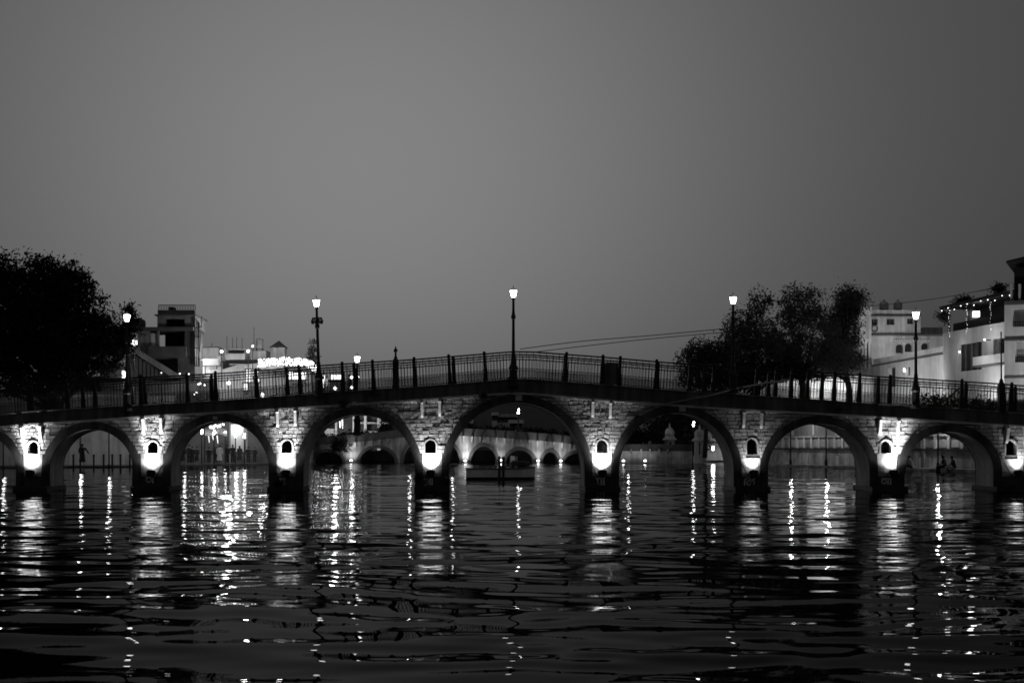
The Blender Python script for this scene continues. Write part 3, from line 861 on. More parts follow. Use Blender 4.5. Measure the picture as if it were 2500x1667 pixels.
def ql_copy(px, py, Y, zb, lab):
    o = copy_tree(ql, (X(px, Y), Y, zb), lab)
    o.scale = (1, 1, (Z(py, Y)-zb)/(QH+.2))
    return o
def bulb_string(p0, p1, Y0, Y1, z, n, lab):
    t = thing('string_lights', (X(p0, Y0), Y0, z), lab, 'string lights', 'bulb strings along the far landings')
    b = MB(); wpts = []
    for i in range(n):
        f_ = i/(n-1); px = p0+(p1-p0)*f_; Y = Y0+(Y1-Y0)*f_
        zz = z-.35*abs(math.sin(f_*math.pi*6))+random.uniform(-.1, .1)
        b.ball((X(px, Y), Y, zz), random.uniform(.03, .065), 6, 4); wpts.append((X(px, Y), Y, zz+.05))
    o = b.build('bulbs', E_quay, t); o['kind'] = 'stuff'
    b = MB(); b.path(wpts, .012, 4); b.build('wire', M_iron, t)
bulb_string(432, 655, 120.5, 124.5, 5.0, 30, 'string of bulbs strung above the crowd on the landing, screened by the near bridge')
bulb_string(690, 880, 148.5, 148.5, 6.0, 30, 'string of bulbs above the left end of the far bridge, screened by the near bridge')
bulb_string(700, 860, 147.5, 147.5, 6.9, 22, 'second higher string of bulbs above the left end of the far bridge')
# ------------------------------------------------------------------ quay lamps (small lit posts)
ql = thing('quay_lamp', (0, 0, 0), 'quay lamp', 'lamp post', 'small lamp posts on the quays beyond the bridge')
QH = 3.0
b = MB(); b.lathe((0, 0, 0), [(.11, 0), (.1, .3), (.06, .4), (.045, QH)], 8); b.build('pole', M_iron, ql)
b = MB(); b.ball((0, 0, QH+.08), .095, 10, 6); b.ball((.03, 0, QH+.30), .08, 10, 6); b.build('globe', E_quay, ql)
b = MB(); b.lathe((0, 0, QH+.37), [(.09, 0), (.03, .06), (.01, .12)], 8); b.build('cap', M_iron, ql)
lamp('globe_light', 'POINT', (.0, .3, QH+.25), 10, ql, .12)
Q = [(196, 1046, 108.5, 'quay lamp beside the standing figure, its globe hidden behind the bridge'),
     (266, 1046, 109.5, 'quay lamp right of the standing figure, its globe hidden behind the bridge'),
     (328, 1046, 110.8, 'quay lamp hidden behind the second lit pier'),
     (8, 1046, 105.5, 'quay lamp seen at the far left edge through the cut off arch'),
     (450, 1050, 120, 'quay lamp hidden behind the haunch left of the awning'),
     (492.5, 1056, 121, 'first lit quay lamp, highest of the row of five before the awning'),
     (522.5, 1058, 122.2, 'second lit quay lamp, in front of the middle of the awning'),
     (549.5, 1061, 123.3, 'third lit quay lamp, at the right end of the awning'),
     (575, 1064, 124.5, 'fourth lit quay lamp, in front of the bright doorway'),
     (596.5, 1066, 125.6, 'fifth lit quay lamp, lowest of the row, right of the bright doorway')]
for i, (px, py, Y, lab) in enumerate(Q):
    o = ql if i == 0 else copy_tree(ql, (0, 0, 0))
    zb_ = Z(py, Y)-QH-.1
    o.location = (X(px, Y), Y, zb_)
    o['label'] = lab
    if zb_ > .3:
        pass

# bollards with a chain along the left quay
bol0 = None
for i, px in enumerate((179, 229, 253, 274, 294, 317)):
    Y = 108.4+i*.45; x = X(px, Y)
    lab = 'thin mooring post on the left quay, ' + ('left of the standing figure', 'first to the right of the standing figure', 'left of the second tall pole', 'just right of the second tall pole', 'second from the right edge of the arch', 'against the right edge of the arch')[i]
    if bol0 is None:
        bol0 = thing('mooring_post', (0, 0, 0), lab, 'post', 'mooring posts on the left quay')
        b = MB(); b.lathe((0, 0, 0), [(.07, 0), (.07, .75), (.1, .78), (.09, .86), (.02, .92)], 8); b.build('shaft', M_iron, bol0)
        o = bol0
    else:
        o = copy_tree(bol0, (0, 0, 0), lab)
    o.location = (x, Y, .28)

# ------------------------------------------------------------------ back bridge
Y2, W2 = 139.0, 3.0
def cx2(px): return X(px, Y2)
_tx = [640, 780, 880, 960, 1050, 1110, 1215, 1300, 1370, 1420, 1470]
_ty = [1094, 1085, 1078, 1069, 1062, 1063, 1068, 1074, 1080, 1088, 1094]
TX = [cx2(a) for a in _tx]; TZ = [Z(a, Y2) for a in _ty]
top2 = lambda x: float(np.interp(x, TX, TZ))
A2 = [(665, 742, 1108), (762, 836, 1103), (878, 964, 1094), (984, 1040, 1086), (1060, 1122, 1084), (1150, 1212, 1090), (1236, 1303, 1099), (1325, 1362, 1103), (1378, 1445, 1107)]
bb = thing('far_bridge', (cx2(1060), Y2, 0), 'low pale arched bridge uplit in the distance, framed by the two middle arches', 'bridge')
sp2 = Z(1128, Y2)
for i, (a, c, ap) in enumerate(A2):
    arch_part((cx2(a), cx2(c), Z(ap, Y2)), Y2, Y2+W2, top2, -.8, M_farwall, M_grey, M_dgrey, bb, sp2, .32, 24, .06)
xs = [cx2(640)] + [q for a, c, _ in A2 for q in (cx2(a), cx2(c))] + [cx2(1470)]
for xa, xb in zip(xs[0::2], xs[1::2]):
    b = MB()
    for y in (Y2, Y2+W2): b.quad((xa, y, -.8), (xb, y, -.8), (xb, y, top2(xb)), (xa, y, top2(xa)))
    b.box(xa-.1, xb+.1, Y2-.3, Y2+W2+.3, -.8, .12)
    b.build('pier', M_farwall, bb)
strip('parapet', cx2(640), cx2(1470), lambda x: top2(x), lambda x: top2(x)+.75, Y2-.12, Y2+W2+.12, M_dgrey, bb)
for px in list(range(768, 975, 20))+list(range(1112, 1460, 20)):
    x = cx2(px); b = MB(); zt = top2(x)
    b.hexa([(x-.06, Y2-.08, zt-.55), (x+.06, Y2-.08, zt-.55), (x+.06, Y2, zt-.55), (x-.06, Y2, zt-.55), (x-.08, Y2-.35, zt), (x+.08, Y2-.35, zt), (x+.08, Y2, zt), (x-.08, Y2, zt)])
    b.build('bracket', M_farwall, bb)
t = thing('added_dark_backing', (0, 146.4, 0), 'added dark wall that keeps the arches of the far bridge black', 'wall')
b = MB(); b.box(X(600, 146), X(1500, 146), 146.2, 147.0, -.8, 1.35); b.build('wall', M_quay_d, t)  # added wall, hides the lit houses so the far arches read dark
t = thing('landing_hut', (X(1254, 145), 145, 0), 'small pale hut seen through the far arch behind the mooring poles', 'building')
b = MB(); b.box(X(1246, 145), X(1256, 145), 144.6, 145.8, -.4, Z(1113, 145)); b.build('wall', M_white, t)
b = MB(); b.box(X(1256.2, 145), X(1264, 145), 144.8, 145.8, -.4, Z(1114, 145)); b.build('door', M_grey, t)
lamp('hut_light', 'POINT', (X(1254, 145), 142.6, 1.0), 14, None, .1)
# uplights at its piers
UL = [(857, 1125, 200, 'between two low arches of the far bridge'), (1136, 1126, 380, 'brightest, on the far bridge right of the near bridge\'s hot white pier'), (1222, 1125, 120, 'behind the mooring poles on the far bridge'),
      (1314, 1126, 200, 'left of the narrowest far arch'), (1369, 1126, 150, 'right of the narrowest far arch'), (1522, 1126, 160, 'at the edge of the arch with the domed kiosks'), (1575, 1126, 160, 'on the low quay wall left of the domed kiosks'), (1030, 1126, 200, 'hidden on a far pier behind the near bridge')]
for px, py, pw, lab in UL:
    Yu = 138.2 if px < 1480 else 133.0
    x, z = X(px, Yu), Z(py, Yu)
    t = thing('uplight', (x, Yu, z), 'small uplight, ' + lab, 'floodlight', 'small uplights along the far bridge and quay')
    b = MB(); b.tube((x, Yu, z-.25), (x, Yu, z), .07, .15, 8); b.tube((x, Yu, -.3), (x, Yu, z-.2), .04, .04, 6); b.build('housing', M_iron, t)
    b = MB(); b.lathe((x, Yu, z+.001), [(.13, 0), (.11, .10), (.04, .15)], 8); b.build('lens', emit('uplight_lens', 8) if 'uplight_lens' not in bpy.data.materials else bpy.data.materials['uplight_lens'], t)
    lamp('up_light', 'SPOT', (x, Yu, z+.2), pw, t, .08, (0, .22, 1), 60, 1.0)
    lamp('up_spill', 'SPOT', (x, Yu, z+.2), pw*.4, t, .08, (0, .5, 1), 165, 1.0)
# lamps on the far bridge: same post as on the quay
for px, py, lab in ((1000, 1004, 'lamp post on the far bridge hidden behind the near pier left of the tallest arch'), (1105, 1004, 'lamp post on the far bridge at the left flank of the tallest arch'),
                    (1265.5, 1003, 'lit lamp post on the far bridge under the crown of the tallest arch'), (1535, 1006, 'lamp post hidden behind the near pier right of the tallest arch')):
    o = ql_copy(px, py, 140.4, 1.2, lab)
o = ql_copy(1693, 1034, 133.6, .1, 'lit lamp post between the two domed kiosks')

# ------------------------------------------------------------------ quay wall and kiosks right of the back bridge
wq = wpx(1455, 135, 1780, 134)
t = thing('quay_wall', wq.pt(5, 0), 'rough low quay wall below the domed kiosks', 'wall')
b = MB(); wq.slab(b, 0, wq.L, -.8, .12, -6, .15); wq.slab(b, 0, wq.u(1690), .12, wq.z(1600, 1101), -6, 0); b.build('wall', M_quay, t)
b = MB(); wq.slab(b, 0, wq.u(1690), wq.z(1600, 1101), wq.z(1600, 1084), -6, -.05); b.build('parapet', M_quay_d, t)
for px in (1541, 1565, 1587, 1609, 1630): 
    b = MB(); u_ = wq.u(px); wq.slab(b, u_-.07, u_+.07, wq.z(px, 1107), wq.z(px, 1096), 0, .22); b.build('bracket', M_farwall, t)

def kiosk(px, ybase, yplinth, yeave, ydome, ytip, hwpx, Y, label, m, ncol=6):
    x = X(px, Y); hw = hwpx*Y/F
    zb_, zp, ze, zd, zt = Z(ybase, Y), Z(yplinth, Y), Z(yeave, Y), Z(ydome, Y), Z(ytip, Y)
    t = thing('domed_kiosk', (x, Y, zb_), label, 'kiosk', 'domed kiosks on the far quay')
    b = MB(); b.lathe((x, Y, zb_), [(hw*1.25, 0), (hw*1.25, zp-zb_)], 8, phase=math.pi/8); b.build('plinth', m, t)
    for i in range(ncol):
        a = 2*math.pi*(i+.5)/ncol+math.pi/2
        b = MB(); cx_, cy_ = x+hw*.85*math.cos(a), Y+hw*.85*math.sin(a)
        b.lathe((cx_, cy_, zp), [(.14, 0), (.13, .12), (.09, .2), (.08, (ze-zp)*.8), (.15, (ze-zp)*.93), (.16, ze-zp)], 8); b.build('column', m, t)
    b = MB(); b.lathe((x, Y, ze-.28), [(hw*.98, 0), (hw*.98, .28)], 12); b.build('lintel', m, t)
    b = MB(); b.lathe((x, Y, ze), [(hw*1.5, -.12), (hw*1.52, -.05), (hw*1.05, .14), (hw*.95, .3)], 12); b.build('eave', m, t)
    h = zd-ze-.3
    b = MB(); b.lathe((x, Y, ze+.3), [(hw*.92, 0), (hw*1.0, h*.2), (hw*1.02, h*.38), (hw*.9, h*.6), (hw*.62, h*.8), (hw*.28, h*.94), (.08, h)], 14)
    b.build('dome', m, t, smooth=True)
    b = MB(); b.lathe((x, Y, zd-.02), [(.13, 0), (.07, .1), (.1, .2), (.04, .3), (.01, zt-zd)], 8); b.build('finial', m, t)
kiosk(1635, 1098, 1093, 1071, 1042, 1032, 11.5, 139, 'domed stone kiosk with a spire, the left one, above the quay wall', M_white2)
kiosk(1708, 1131, 1114, 1073, 1046, 1034, 12.5, 132, 'taller pillared kiosk with a grey dome, at the right of the arch', M_white2)
# white house behind the kiosks
wk = wpx(1560, 165, 1592, 165)
t = thing('small_house', wk.pt(0, 0), 'pale blank house corner behind the bushes left of the kiosks', 'building')
b = MB(); wk.slab(b, 0, wk.L, 0, Z(1033, 165), -4, 0); b.build('wall', M_white2, t)
b = MB(); wk.slab(b, -.2, wk.L+.2, Z(1033, 165), Z(1031.5, 165), -4.2, .2); b.build('roof', M_trim, t)
wk = wpx(1718, 150, 1800, 148)
t = thing('small_house', wk.pt(0, 0), 'pale house with a low verandah behind the right kiosk', 'building')
b = MB(); wk.slab(b, 0, wk.L, 0, Z(1040, 150), -5, 0); b.build('wall', M_white2, t)
b = MB(); wk.slab(b, 0, wk.L, Z(1085, 150), Z(1082, 150), 0, .9); b.build('verandah_roof', M_trim, t)
t = thing('wall_lamp', P(1741, 1094, 147), 'small bright lamp under the verandah beside the right kiosk', 'lamp')
b = MB(); b.ball(P(1741, 1094, 147), .13, 8, 5, 1.6); b.build('globe', E_quay, t)
b = MB(); b.tube(P(1741, 1090, 147), P(1741, 1086, 147.5), .03, .03, 5); b.build('arm', M_iron, t)
lamp('verandah_light', 'POINT', P(1741, 1092, 146), 60, None, .2)

# ------------------------------------------------------------------ hillside houses seen under the crown
def far_house(p0, p1, ytop, ybot, Y, label, m, wins):
    w_ = wpx(p0, Y, p1, Y)
    t = thing('hillside_house', w_.pt(0, Z(ybot, Y)), label, 'building', 'pale houses on the hill beyond the far bridge')
    holes = []
    n = wins
    for i in range(n):
        for j in range(2):
            u_ = w_.L*(i+.5)/n; zz = Z(ybot, Y)+(Z(ytop, Y)-Z(ybot, Y))*(.2+.42*j)
            holes.append((u_-.45, u_+.45, zz, zz+.9))
    facade(w_, 0, w_.L, Z(ybot, Y)-4, Z(ytop, Y), holes, .25, m, t, back=5)
    for h in holes: window(w_, h, t, depth=.2)
    b = MB(); w_.slab(b, -.2, w_.L+.2, Z(ytop, Y), Z(ytop, Y)+.5, -.15, .12); b.build('parapet', m, t)
far_house(1203, 1214, 1014, 1030, 215, 'tiny pale tower house at the left of the hillside group', M_white, 1)
far_house(1214, 1262, 1018, 1034, 216, 'long two storey pale house on the dark hill left of the far lamp', M_white2, 4)
far_house(1244, 1275, 1033, 1052, 205, 'lower pale house on the hill beside the far lamp', M_white, 2)
far_house(1137, 1153, 1034, 1044, 190, 'small pale house roofline at the left of the hill', M_white, 1)
# building seen above the far bridge through the third arch
w3 = wpx(790, 158, 965, 158)
t = thing('pillared_house', w3.pt(0, 0), 'house with pale pillars seen over the far bridge, left of the tallest arch', 'building')
b = MB(); w3.slab(b, 0, w3.L, 0, Z(1012, 158), -5, -1.6); b.build('wall', M_dgrey, t)
for px, hw_ in ((820, 2.3), (863, 2.2), (891.5, 3), (925, 4)):
    b = MB(); w3.slab(b, w3.u(px-hw_), w3.u(px+hw_), 0, Z(1012, 158), -1.0, 0); b.build('pillar', M_white, t)
for ya, yb in ((1034, 1030), (1057, 1052)):
    b = MB(); w3.slab(b, w3.u(866), w3.L, Z(ya, 158), Z(yb, 158), -1.6, -.2); b.build('floor_slab', M_white2, t)
b = MB(); w3.slab(b, w3.u(792), w3.u(820), 0, Z(1046, 158), -1.5, -.3); b.build('annex', M_white, t)
t = thing('hanging_lights', P(832, 1035, 156), 'two upright light strips between the pillars over the far bridge', 'lights')
b = MB()
for px, ya, yb in ((829.5, 1028, 1044), (835.5, 1024, 1047)): b.tube(P(px, ya, 156), P(px+1, yb, 156), .07, .06, 6)
o = b.build('strips', emit('pillar_strip', 1.5), t); o['kind'] = 'stuff'
lamp('house_light', 'POINT', P(860, 1050, 154), 420, None, .3)

# ------------------------------------------------------------------ right bank
# stepped ghat wall, running from the far quay towards the bridge end
RW = [(1800, 130), (1868, 119), (2090, 105), (2200, 97), (2432, 88.5), (2640, 80)]
RWx = [(X(p, y), y) for p, y in RW]
led_b = MB()
for (xa, ya), (xb, yb) in zip(RWx[:-1], RWx[1:]):
    w_ = Wall((xa, ya), (xb, yb))
    w_.slab(led_b, -.05, w_.L+.05, -.8, .34, -3.4, 0)
tag(led_b.build('quay_ledge', M_quay), 'low stone landing along the right bank', kind='structure')
def ghat(i, label, panels):
    (xa, ya), (xb, yb) = RWx[i], RWx[i+1]
    n = Vector((yb-ya, -(xb-xa))).normalized()
    w_ = Wall((xa-n.x*1.5, ya-n.y*1.5), (xb-n.x*1.5, yb-n.y*1.5))
    t = thing('ghat_wall', w_.pt(w_.L/2, .3), label, 'wall', 'stone ghat walls along the right bank')
    b = MB(); w_.slab(b, -.3, w_.L+.3, .3, 2.5, -2.0, 0); b.build('wall', M_quay, t)
    b = MB(); w_.slab(b, -.3, w_.L+.3, 2.62, 4.6, -2.0, -.5); b.build('upper_wall', M_grey, t)
    b = MB(); w_.slab(b, -.3, w_.L+.3, 2.5, 2.62, -2.0, .16); w_.slab(b, -.3, w_.L+.3, 4.6, 4.75, -2.0, -.35); b.build('coping', M_white2, t)
    b = MB(); w_.slab(b, -.3, w_.L+.3, 1.52, 1.66, 0, .14); b.build('string_course', M_quay_d, t)
    n_ = panels
    for q in range(n_):
        u_ = w_.L*(q+.35)/n_; du = w_.L/n_
        b = MB(); w_.slab(b, u_-du*.10, u_+du*.10, 1.66, 2.5, 0, .12); b.build('pilaster', M_white, t)
        b = MB(); w_.slab(b, u_+du*.2, u_+du*.8, 1.74, 2.4, 0, .045); b.build('panel', M_white2 if q % 3 else M_quay, t)
        if (q+i) % 3 == 1:
            b = MB(); w_.slab(b, u_+du*.3, u_+du*.62, 2.7, random.uniform(3.4, 4.2), -.5, -.42); b.build('hanging_cloth', M_white2, t)
        if random.random() < .65:
            b = MB(); w_.slab(b, u_+du*.15, u_+du*.55, .34, random.uniform(1.0, 1.45), 0, random.uniform(.08, .2)); b.build('buttress', M_white2 if q % 2 else M_quay, t)
    return w_
ghat(0, 'dim far end of the right bank wall, at the edge of the arch with kiosks', 3)
w_a = ghat(1, 'panelled stone wall with pale pilasters behind the dim right hand pier', 12)
ghat(2, 'short wall section hidden by the bright pier on the right', 4)
w_c = ghat(3, 'weathered stone wall behind the people sitting by the water', 7)
ghat(4, 'wall section at the right edge under the bridge end', 5)
# terrace behind
tb = MB()
poly = RWx
for (xa, ya), (xb, yb) in zip(poly[:-1], poly[1:]):
    tb.quad((xa+2.5, ya+1, 4.5), (xb+2.5, yb+1, 4.5), (xb+60, yb+1, 4.5), (xa+60, ya+1, 4.5))
tag(tb.build('terrace', M_ground), 'paved terrace behind the right bank walls', kind='structure')

# white garden wall seen through the railing
wg = wpx(1795, 131, 2125, 120.5)
t = thing('garden_wall', wg.pt(3, 4.5), 'long whitewashed wall seen through the railing below the trees', 'wall')
b = MB(); wg.slab(b, 0, wg.L, 4.4, 7.6, -.5, 0); b.build('wall', M_white, t)
b = MB(); wg.slab(b, 0, wg.L, 7.6, 7.8, -.6, .1); b.build('coping', M_white2, t)

# street lamps between quay and houses: heads behind the fascia, they light the white walls
sl = [(1930, 1014, 114.0, 'street lamp hidden behind the bridge below the trees'), (2017, 1012, 108.8, 'street lamp hidden behind the bridge, nearest the bright right pier'), (2290, 1020, 94.3, 'street lamp hidden behind the bridge near its right end')]
for px, py, Y, lab in sl:
    z = Z(py, Y)
    o = ql_copy(px, py, Y, .33, lab)
    for q in o.children:
        if q.name.startswith('globe') and q.type == 'MESH': q.scale = (.62, .62, 1)
        if q.type == 'LIGHT': q.data = q.data.copy(); q.data.energy = 95; q.data.shadow_soft_size = .09; q.location.x += .15

FWL = [(30.3, 120.5, 4.5, (.45, .9, .12), 1700, 'added unseen wall flood on the terrace before the garden wall, far one'), (32.2, 112.5, 4.5, (.35, .9, .12), 1150, 'added unseen wall flood on the terrace before the garden wall, near one'),
       (33.4, 108, 4.5, (1, .8, .35), 1050, 'added unseen wall flood on the terrace facing the long receding parapet'), (34.8, 97.5, 4.5, (1, .35, .75), 520, 'added unseen wall flood on the terrace facing the tall house'),
       (38.8, 84.5, 4.5, (.15, 1, .6), 1300, 'added unseen wall flood on the terrace facing the balcony house'), (41.0, 118.5, 8.2, (.05, 1, .3), 900, 'added unseen wall flood behind the ramp parapet under the arched windows'), (38.9, 123.2, 8.5, (.05, 1, .25), 190, 'small added fill flood behind the ramp parapet at the corner of the white house')]
for px, Y, z, aim, pw, lab in FWL:  # unseen floods, added to brighten the white walls
    x = px; c = Vector((x, Y, z+.25)); a = Vector(aim).normalized()
    t = thing('added_wall_flood', (x, Y, z), lab, 'floodlight', 'added floodlights washing the white walls of the right bank')
    b = MB(); b.tube(c-a*.15, c+a*.02, .12, .16, 10); b.build('housing', M_iron, t)
    b = MB(); b.tube(c+a*.021, c+a*.03, .14, .14, 10); b.build('lens', E_spot, t)
    b = MB(); b.tube((x, Y, z-.02), c, .03, .03, 6); b.build('stand', M_iron, t)
    lamp('wash_light', 'SPOT', c+a*.08, pw, t, .25, a, 140, 1.0)
# --- house with arched windows, facing the camera
YH = 128.0
wh = wpx(2126, YH, 2345, YH)
h1 = thing('white_house', wh.pt(0, 4.5), 'white flat roofed house with three arched windows beyond the right lamp', 'building')
def hole(w_, p0, p1, ylo, yhi):
    pm = (p0+p1)/2
    return (w_.u(p0), w_.u(p1), w_.z(pm, ylo), w_.z(pm, yhi))
top_holes = [hole(wh, 2128, 2143, 793, 778), hole(wh, 2165, 2184, 793, 778), hole(wh, 2215, 2230, 791, 777)]
arch_holes = [hole(wh, 2187, 2205, 862, 840), hole(wh, 2209, 2227, 859, 838), hole(wh, 2249, 2267, 854, 837)]
facade(wh, wh.u(2126), wh.u(2335), 4.4, Z(818.6, YH), arch_holes, .35, M_white2, h1, 'lower_wall', 7)
facade(wh, wh.u(2126), wh.u(2248), Z(818.4, YH), Z(757, YH), top_holes, .35, M_white2, h1, 'upper_wall', 6)
for h in top_holes: window(wh, h, h1, M_dark, .28, .05, 1)
for h in arch_holes:
    a, c, e, f = h; cm = (a+c)/2; hw_ = (c-a)/2
    fr = window(wh, h, h1, M_dark, .28, .05, 0)
    b = MB()      # rounded head: corner fillets
    for sgn in (-1, 1):
        prev = None
        for i in range(7):
            an = math.pi/2*i/6
            q = (cm+sgn*hw_*math.cos(an), f-hw_+hw_*math.sin(an))
            if prev: 
                b.quad(wh.pt(prev[0], prev[1], .004), wh.pt(q[0], q[1], .004), wh.pt(q[0], f+.02, .004), wh.pt(prev[0], f+.02, .004))
                b.quad(wh.pt(prev[0], prev[1], .004), wh.pt(q[0], q[1], .004), wh.pt(q[0], q[1], -.26), wh.pt(prev[0], prev[1], -.26))
            prev = q
    b.build('arch_head', M_white2, fr)
b = MB(); wh.px_slab(b, 2124, 2247, 773, 771, 0, .35); b.build('upper_eave', M_trim, h1)
b = MB(); wh.slab(b, wh.u(2126), wh.u(2325), Z(820, YH), Z(817, YH), 0, .45); b.build('string_course', M_trim, h1)
for i in range(16):
    b = MB(); u_ = wh.u(2184+5.5*i); wh.slab(b, u_-.06, u_+.06, Z(835, YH), Z(829, YH), 0, .18); b.build('corbel', M_white, h1)
b = MB(); wh.slab(b, wh.u(2252), wh.u(2335), Z(818, YH), Z(791, YH), -4.0, -3.6); b.build('terrace_parapet', M_white2, h1)
# corner bay at the left of the house
b = MB(); wh.slab(b, wh.u(2097), wh.u(2126)-.01, Z(828, YH), Z(750, YH), -5, .25); b.build('corner_bay', M_white2, h1)
b = MB(); wh.slab(b, wh.u(2097), wh.u(2126)-.01, 4.4, Z(900, YH), -5, .25); wh.slab(b, wh.u(2099), wh.u(2124), Z(900, YH), Z(828, YH), -5, -1.0); b.build('bay_base', M_white2, h1)
for px in (2105, 2113, 2122):
    b = MB(); u_ = wh.u(px); b.lathe(wh.pt(u_, Z(900, YH), 0), [(.16, 0), (.12, .1), (.11, 2.2), (.2, 2.5), (.2, Z(828, YH)-Z(900, YH))], 8); b.build('bay_column', M_white, h1)
b = MB(); u_ = wh.u(2135); zc = Z(802, YH)
for i in range(12):
    a, c = 2*math.pi*i/12, 2*math.pi*(i+1)/12
    b.tube(wh.pt(u_+.27*math.cos(a), zc+.27*math.sin(a), .06), wh.pt(u_+.27*math.cos(c), zc+.27*math.sin(c), .06), .07, .07, 6)
b.build('ring_ornament', M_trim, h1)
# tanks on its roof
for i, (px, r, lab) in enumerate(((2158, .42, 'round pale water tank on the white house roof, the left one'), (2192, .40, 'round pale water tank on the white house roof, the right one'))):
    c = P(px, 757, YH+2)
    t = thing('water_tank', c, lab, 'water tank', 'water tanks on the white house')
    b = MB(); b.lathe(c, [(r*.95, 0), (r, .1), (r, .55), (r*.9, .68), (r*.3, .78), (r*.28, .86)], 14); b.build('drum', M_tank, t, True)
    b = MB(); b.lathe((c[0], c[1], c[2]+.86), [(r*.32, 0), (r*.3, .07)], 12); b.build('lid', M_trim, t)
# little lit wall lamp by the small window
t = thing('wall_lamp', P(2208, 903, 118.5), 'small bright lamp beside the low window in the ramp wall', 'lamp')
b = MB(); b.ball(P(2208, 903, 118.5), .11, 8, 5, 1.7); b.build('globe', E_sign, t)
b = MB(); b.tube(P(2208, 899, 118.5), P(2214, 899, 118.3), .03, .03, 5); b.build('arm', M_iron, t)

# --- sloping wall of the ramp running towards us (recedes along the view)
XRMP = 37.6
wr = Wall((XRMP, 127.0), (XRMP+.6, 106.5))
t = thing('ramp_wall', wr.pt(0, 4.5), 'long white parapet wall receding from the tall house to the arched house', 'wall')
zr = lambda px, py: wr.z(px, py)
ramp_holes = [hole(wr, 2168, 2186, 945, 897), hole(wr, 2211, 2222, 917, 895)]
facade(wr, 0, wr.L, 4.4, zr(2240, 876), ramp_holes, .5, M_white, t, back=.8)
window(wr, ramp_holes[0], t, M_dark, .4, .08, 0, 'door'); window(wr, ramp_holes[1], t, M_dark, .3, .06, 1)
b = MB(); wr.slab(b, 0, wr.L, zr(2240, 876), zr(2240, 873), -.85, .14); b.build('string_course', M_trim, t)
b = MB(); wr.slab(b, 0, wr.L, zr(2240, 873), zr(2240, 857), -.5, 0); b.build('parapet', M_white, t)
for px in (2239, 2307):
    b = MB(); u_ = wr.u(px); b.tube(wr.pt(u_, zr(px, 925), .06), wr.pt(u_, zr(px, 868), .06), .04, .04, 6); b.build('drain_pipe', M_trim, t)

# --- tall house with the roof restaurant: receding side wall
wt = Wall((XRMP-.5, 107.5), (XRMP+.6, 93.0))
h2 = thing('tall_house', wt.pt(0, 4.5), 'white house with a dark rooftop restaurant strung with lights', 'building')
hz0, hz1 = wt.z(2365, 905), wt.z(2365, 838)
big = (wt.u(2340), wt.u(2397), hz0, hz1)
r_h = (wt.u(2425), wt.u(2455), wt.z(2430, 888), wt.z(2430, 828))
facade(wt, 0, wt.L, 4.4, wt.z(2390, 797), [big, r_h], .22, M_white, h2, back=9)
b = MB(); wt.slab(b, big[0], big[1], big[2], big[3], -.34, -.221); b.build('shade_slab', M_dark, h2)  # near-black slab puts the unlit room's darkness into the colour
b = MB()
for q in range(1, 4): u_ = big[0]+(big[1]-big[0])*q/4; wt.slab(b, u_-.05, u_+.05, big[2], big[3], -.22, -.1)
b.build('opening_mullion', M_trim, h2)
b = MB(); wt.slab(b, r_h[0], r_h[1], r_h[2], r_h[3], -.34, -.221); b.build('loggia_back', M_grey, h2)
b = MB(); wt.slab(b, r_h[0]+.5, r_h[0]+1.2, r_h[2], r_h[3]-.4, -.22, -.16); b.build('loggia_door', M_dark, h2)
b = MB(); wt.slab(b, wt.u(2438), wt.u(2443), r_h[2], r_h[3], -.2, -.05); b.build('loggia_post', M_trim, h2)
b = MB(); wt.slab(b, wt.u(2398), wt.L, wt.z(2430, 893), wt.z(2430, 889), 0, .7); b.build('balcony_slab', M_trim, h2)
b = MB(); wt.slab(b, wt.u(2398), wt.L, wt.z(2430, 889)+.01, wt.z(2430, 868), .55, .7); b.build('balcony_parapet', M_white, h2)
# roof restaurant: posts, dark back, canopy
rz0 = wt.z(2390, 797); rz1 = wt.z(2390, 735)
b = MB(); wt.slab(b, .2, wt.L, rz0+.01, rz1, -6, -2.6); b.build('restaurant_back', M_dark, h2)
b = MB(); wt.slab(b, -.3, wt.L, rz1, rz1+.22, -6.5, .15); b.build('restaurant_roof', M_dark, h2)
for i in range(5):
    b = MB(); u_ = .3+i*(wt.L-.6)/4; wt.slab(b, u_-.06, u_+.06, rz0+.01, rz1, -.4, -.28); b.build('restaurant_post', M_dark, h2)
b = MB(); wt.slab(b, .2, wt.L, rz0+.02, rz0+.7, -.8, -.7); b.build('restaurant_screen', M_dark, h2)
# bulbs
t = thing('string_lights', wt.pt(2, rz1, .3), 'string of bulbs under the dark restaurant roof with three hanging strands', 'string lights')
b = MB()
for i in range(12):
    u_ = .3+i*(wt.L-2.5)/11; b.ball(wt.pt(u_, rz1-.14+.12*math.sin(i*2.2), .22), .032, 6, 4)
for uu in (1.6, 4.6, 8.4):
    for j in range(11): b.ball(wt.pt(uu+.10*math.sin(j*1.3+uu), rz1-.25-.19*j-random.uniform(0, .1), .22), random.uniform(.008, .02), 6, 4)
o = b.build('bulbs', E_fairy, t); o['kind'] = 'stuff'
b = MB(); b.path([wt.pt(.3, rz1, .22), wt.pt(wt.L/2, rz1-.05, .22), wt.pt(wt.L-2, rz1, .22)], .015, 4); b.build('wire', M_iron, t)
t = thing('hanging_lantern', P(2383, 767, 100), 'square lit lantern hanging in the dark roof restaurant', 'lantern')
b = MB(); c = P(2383, 767, 103.5); b.box(c[0]-.19, c[0]+.19, c[1]-.19, c[1]+.19, c[2]-.2, c[2]+.2); b.build('glass', emit('lantern_box', 5), t)
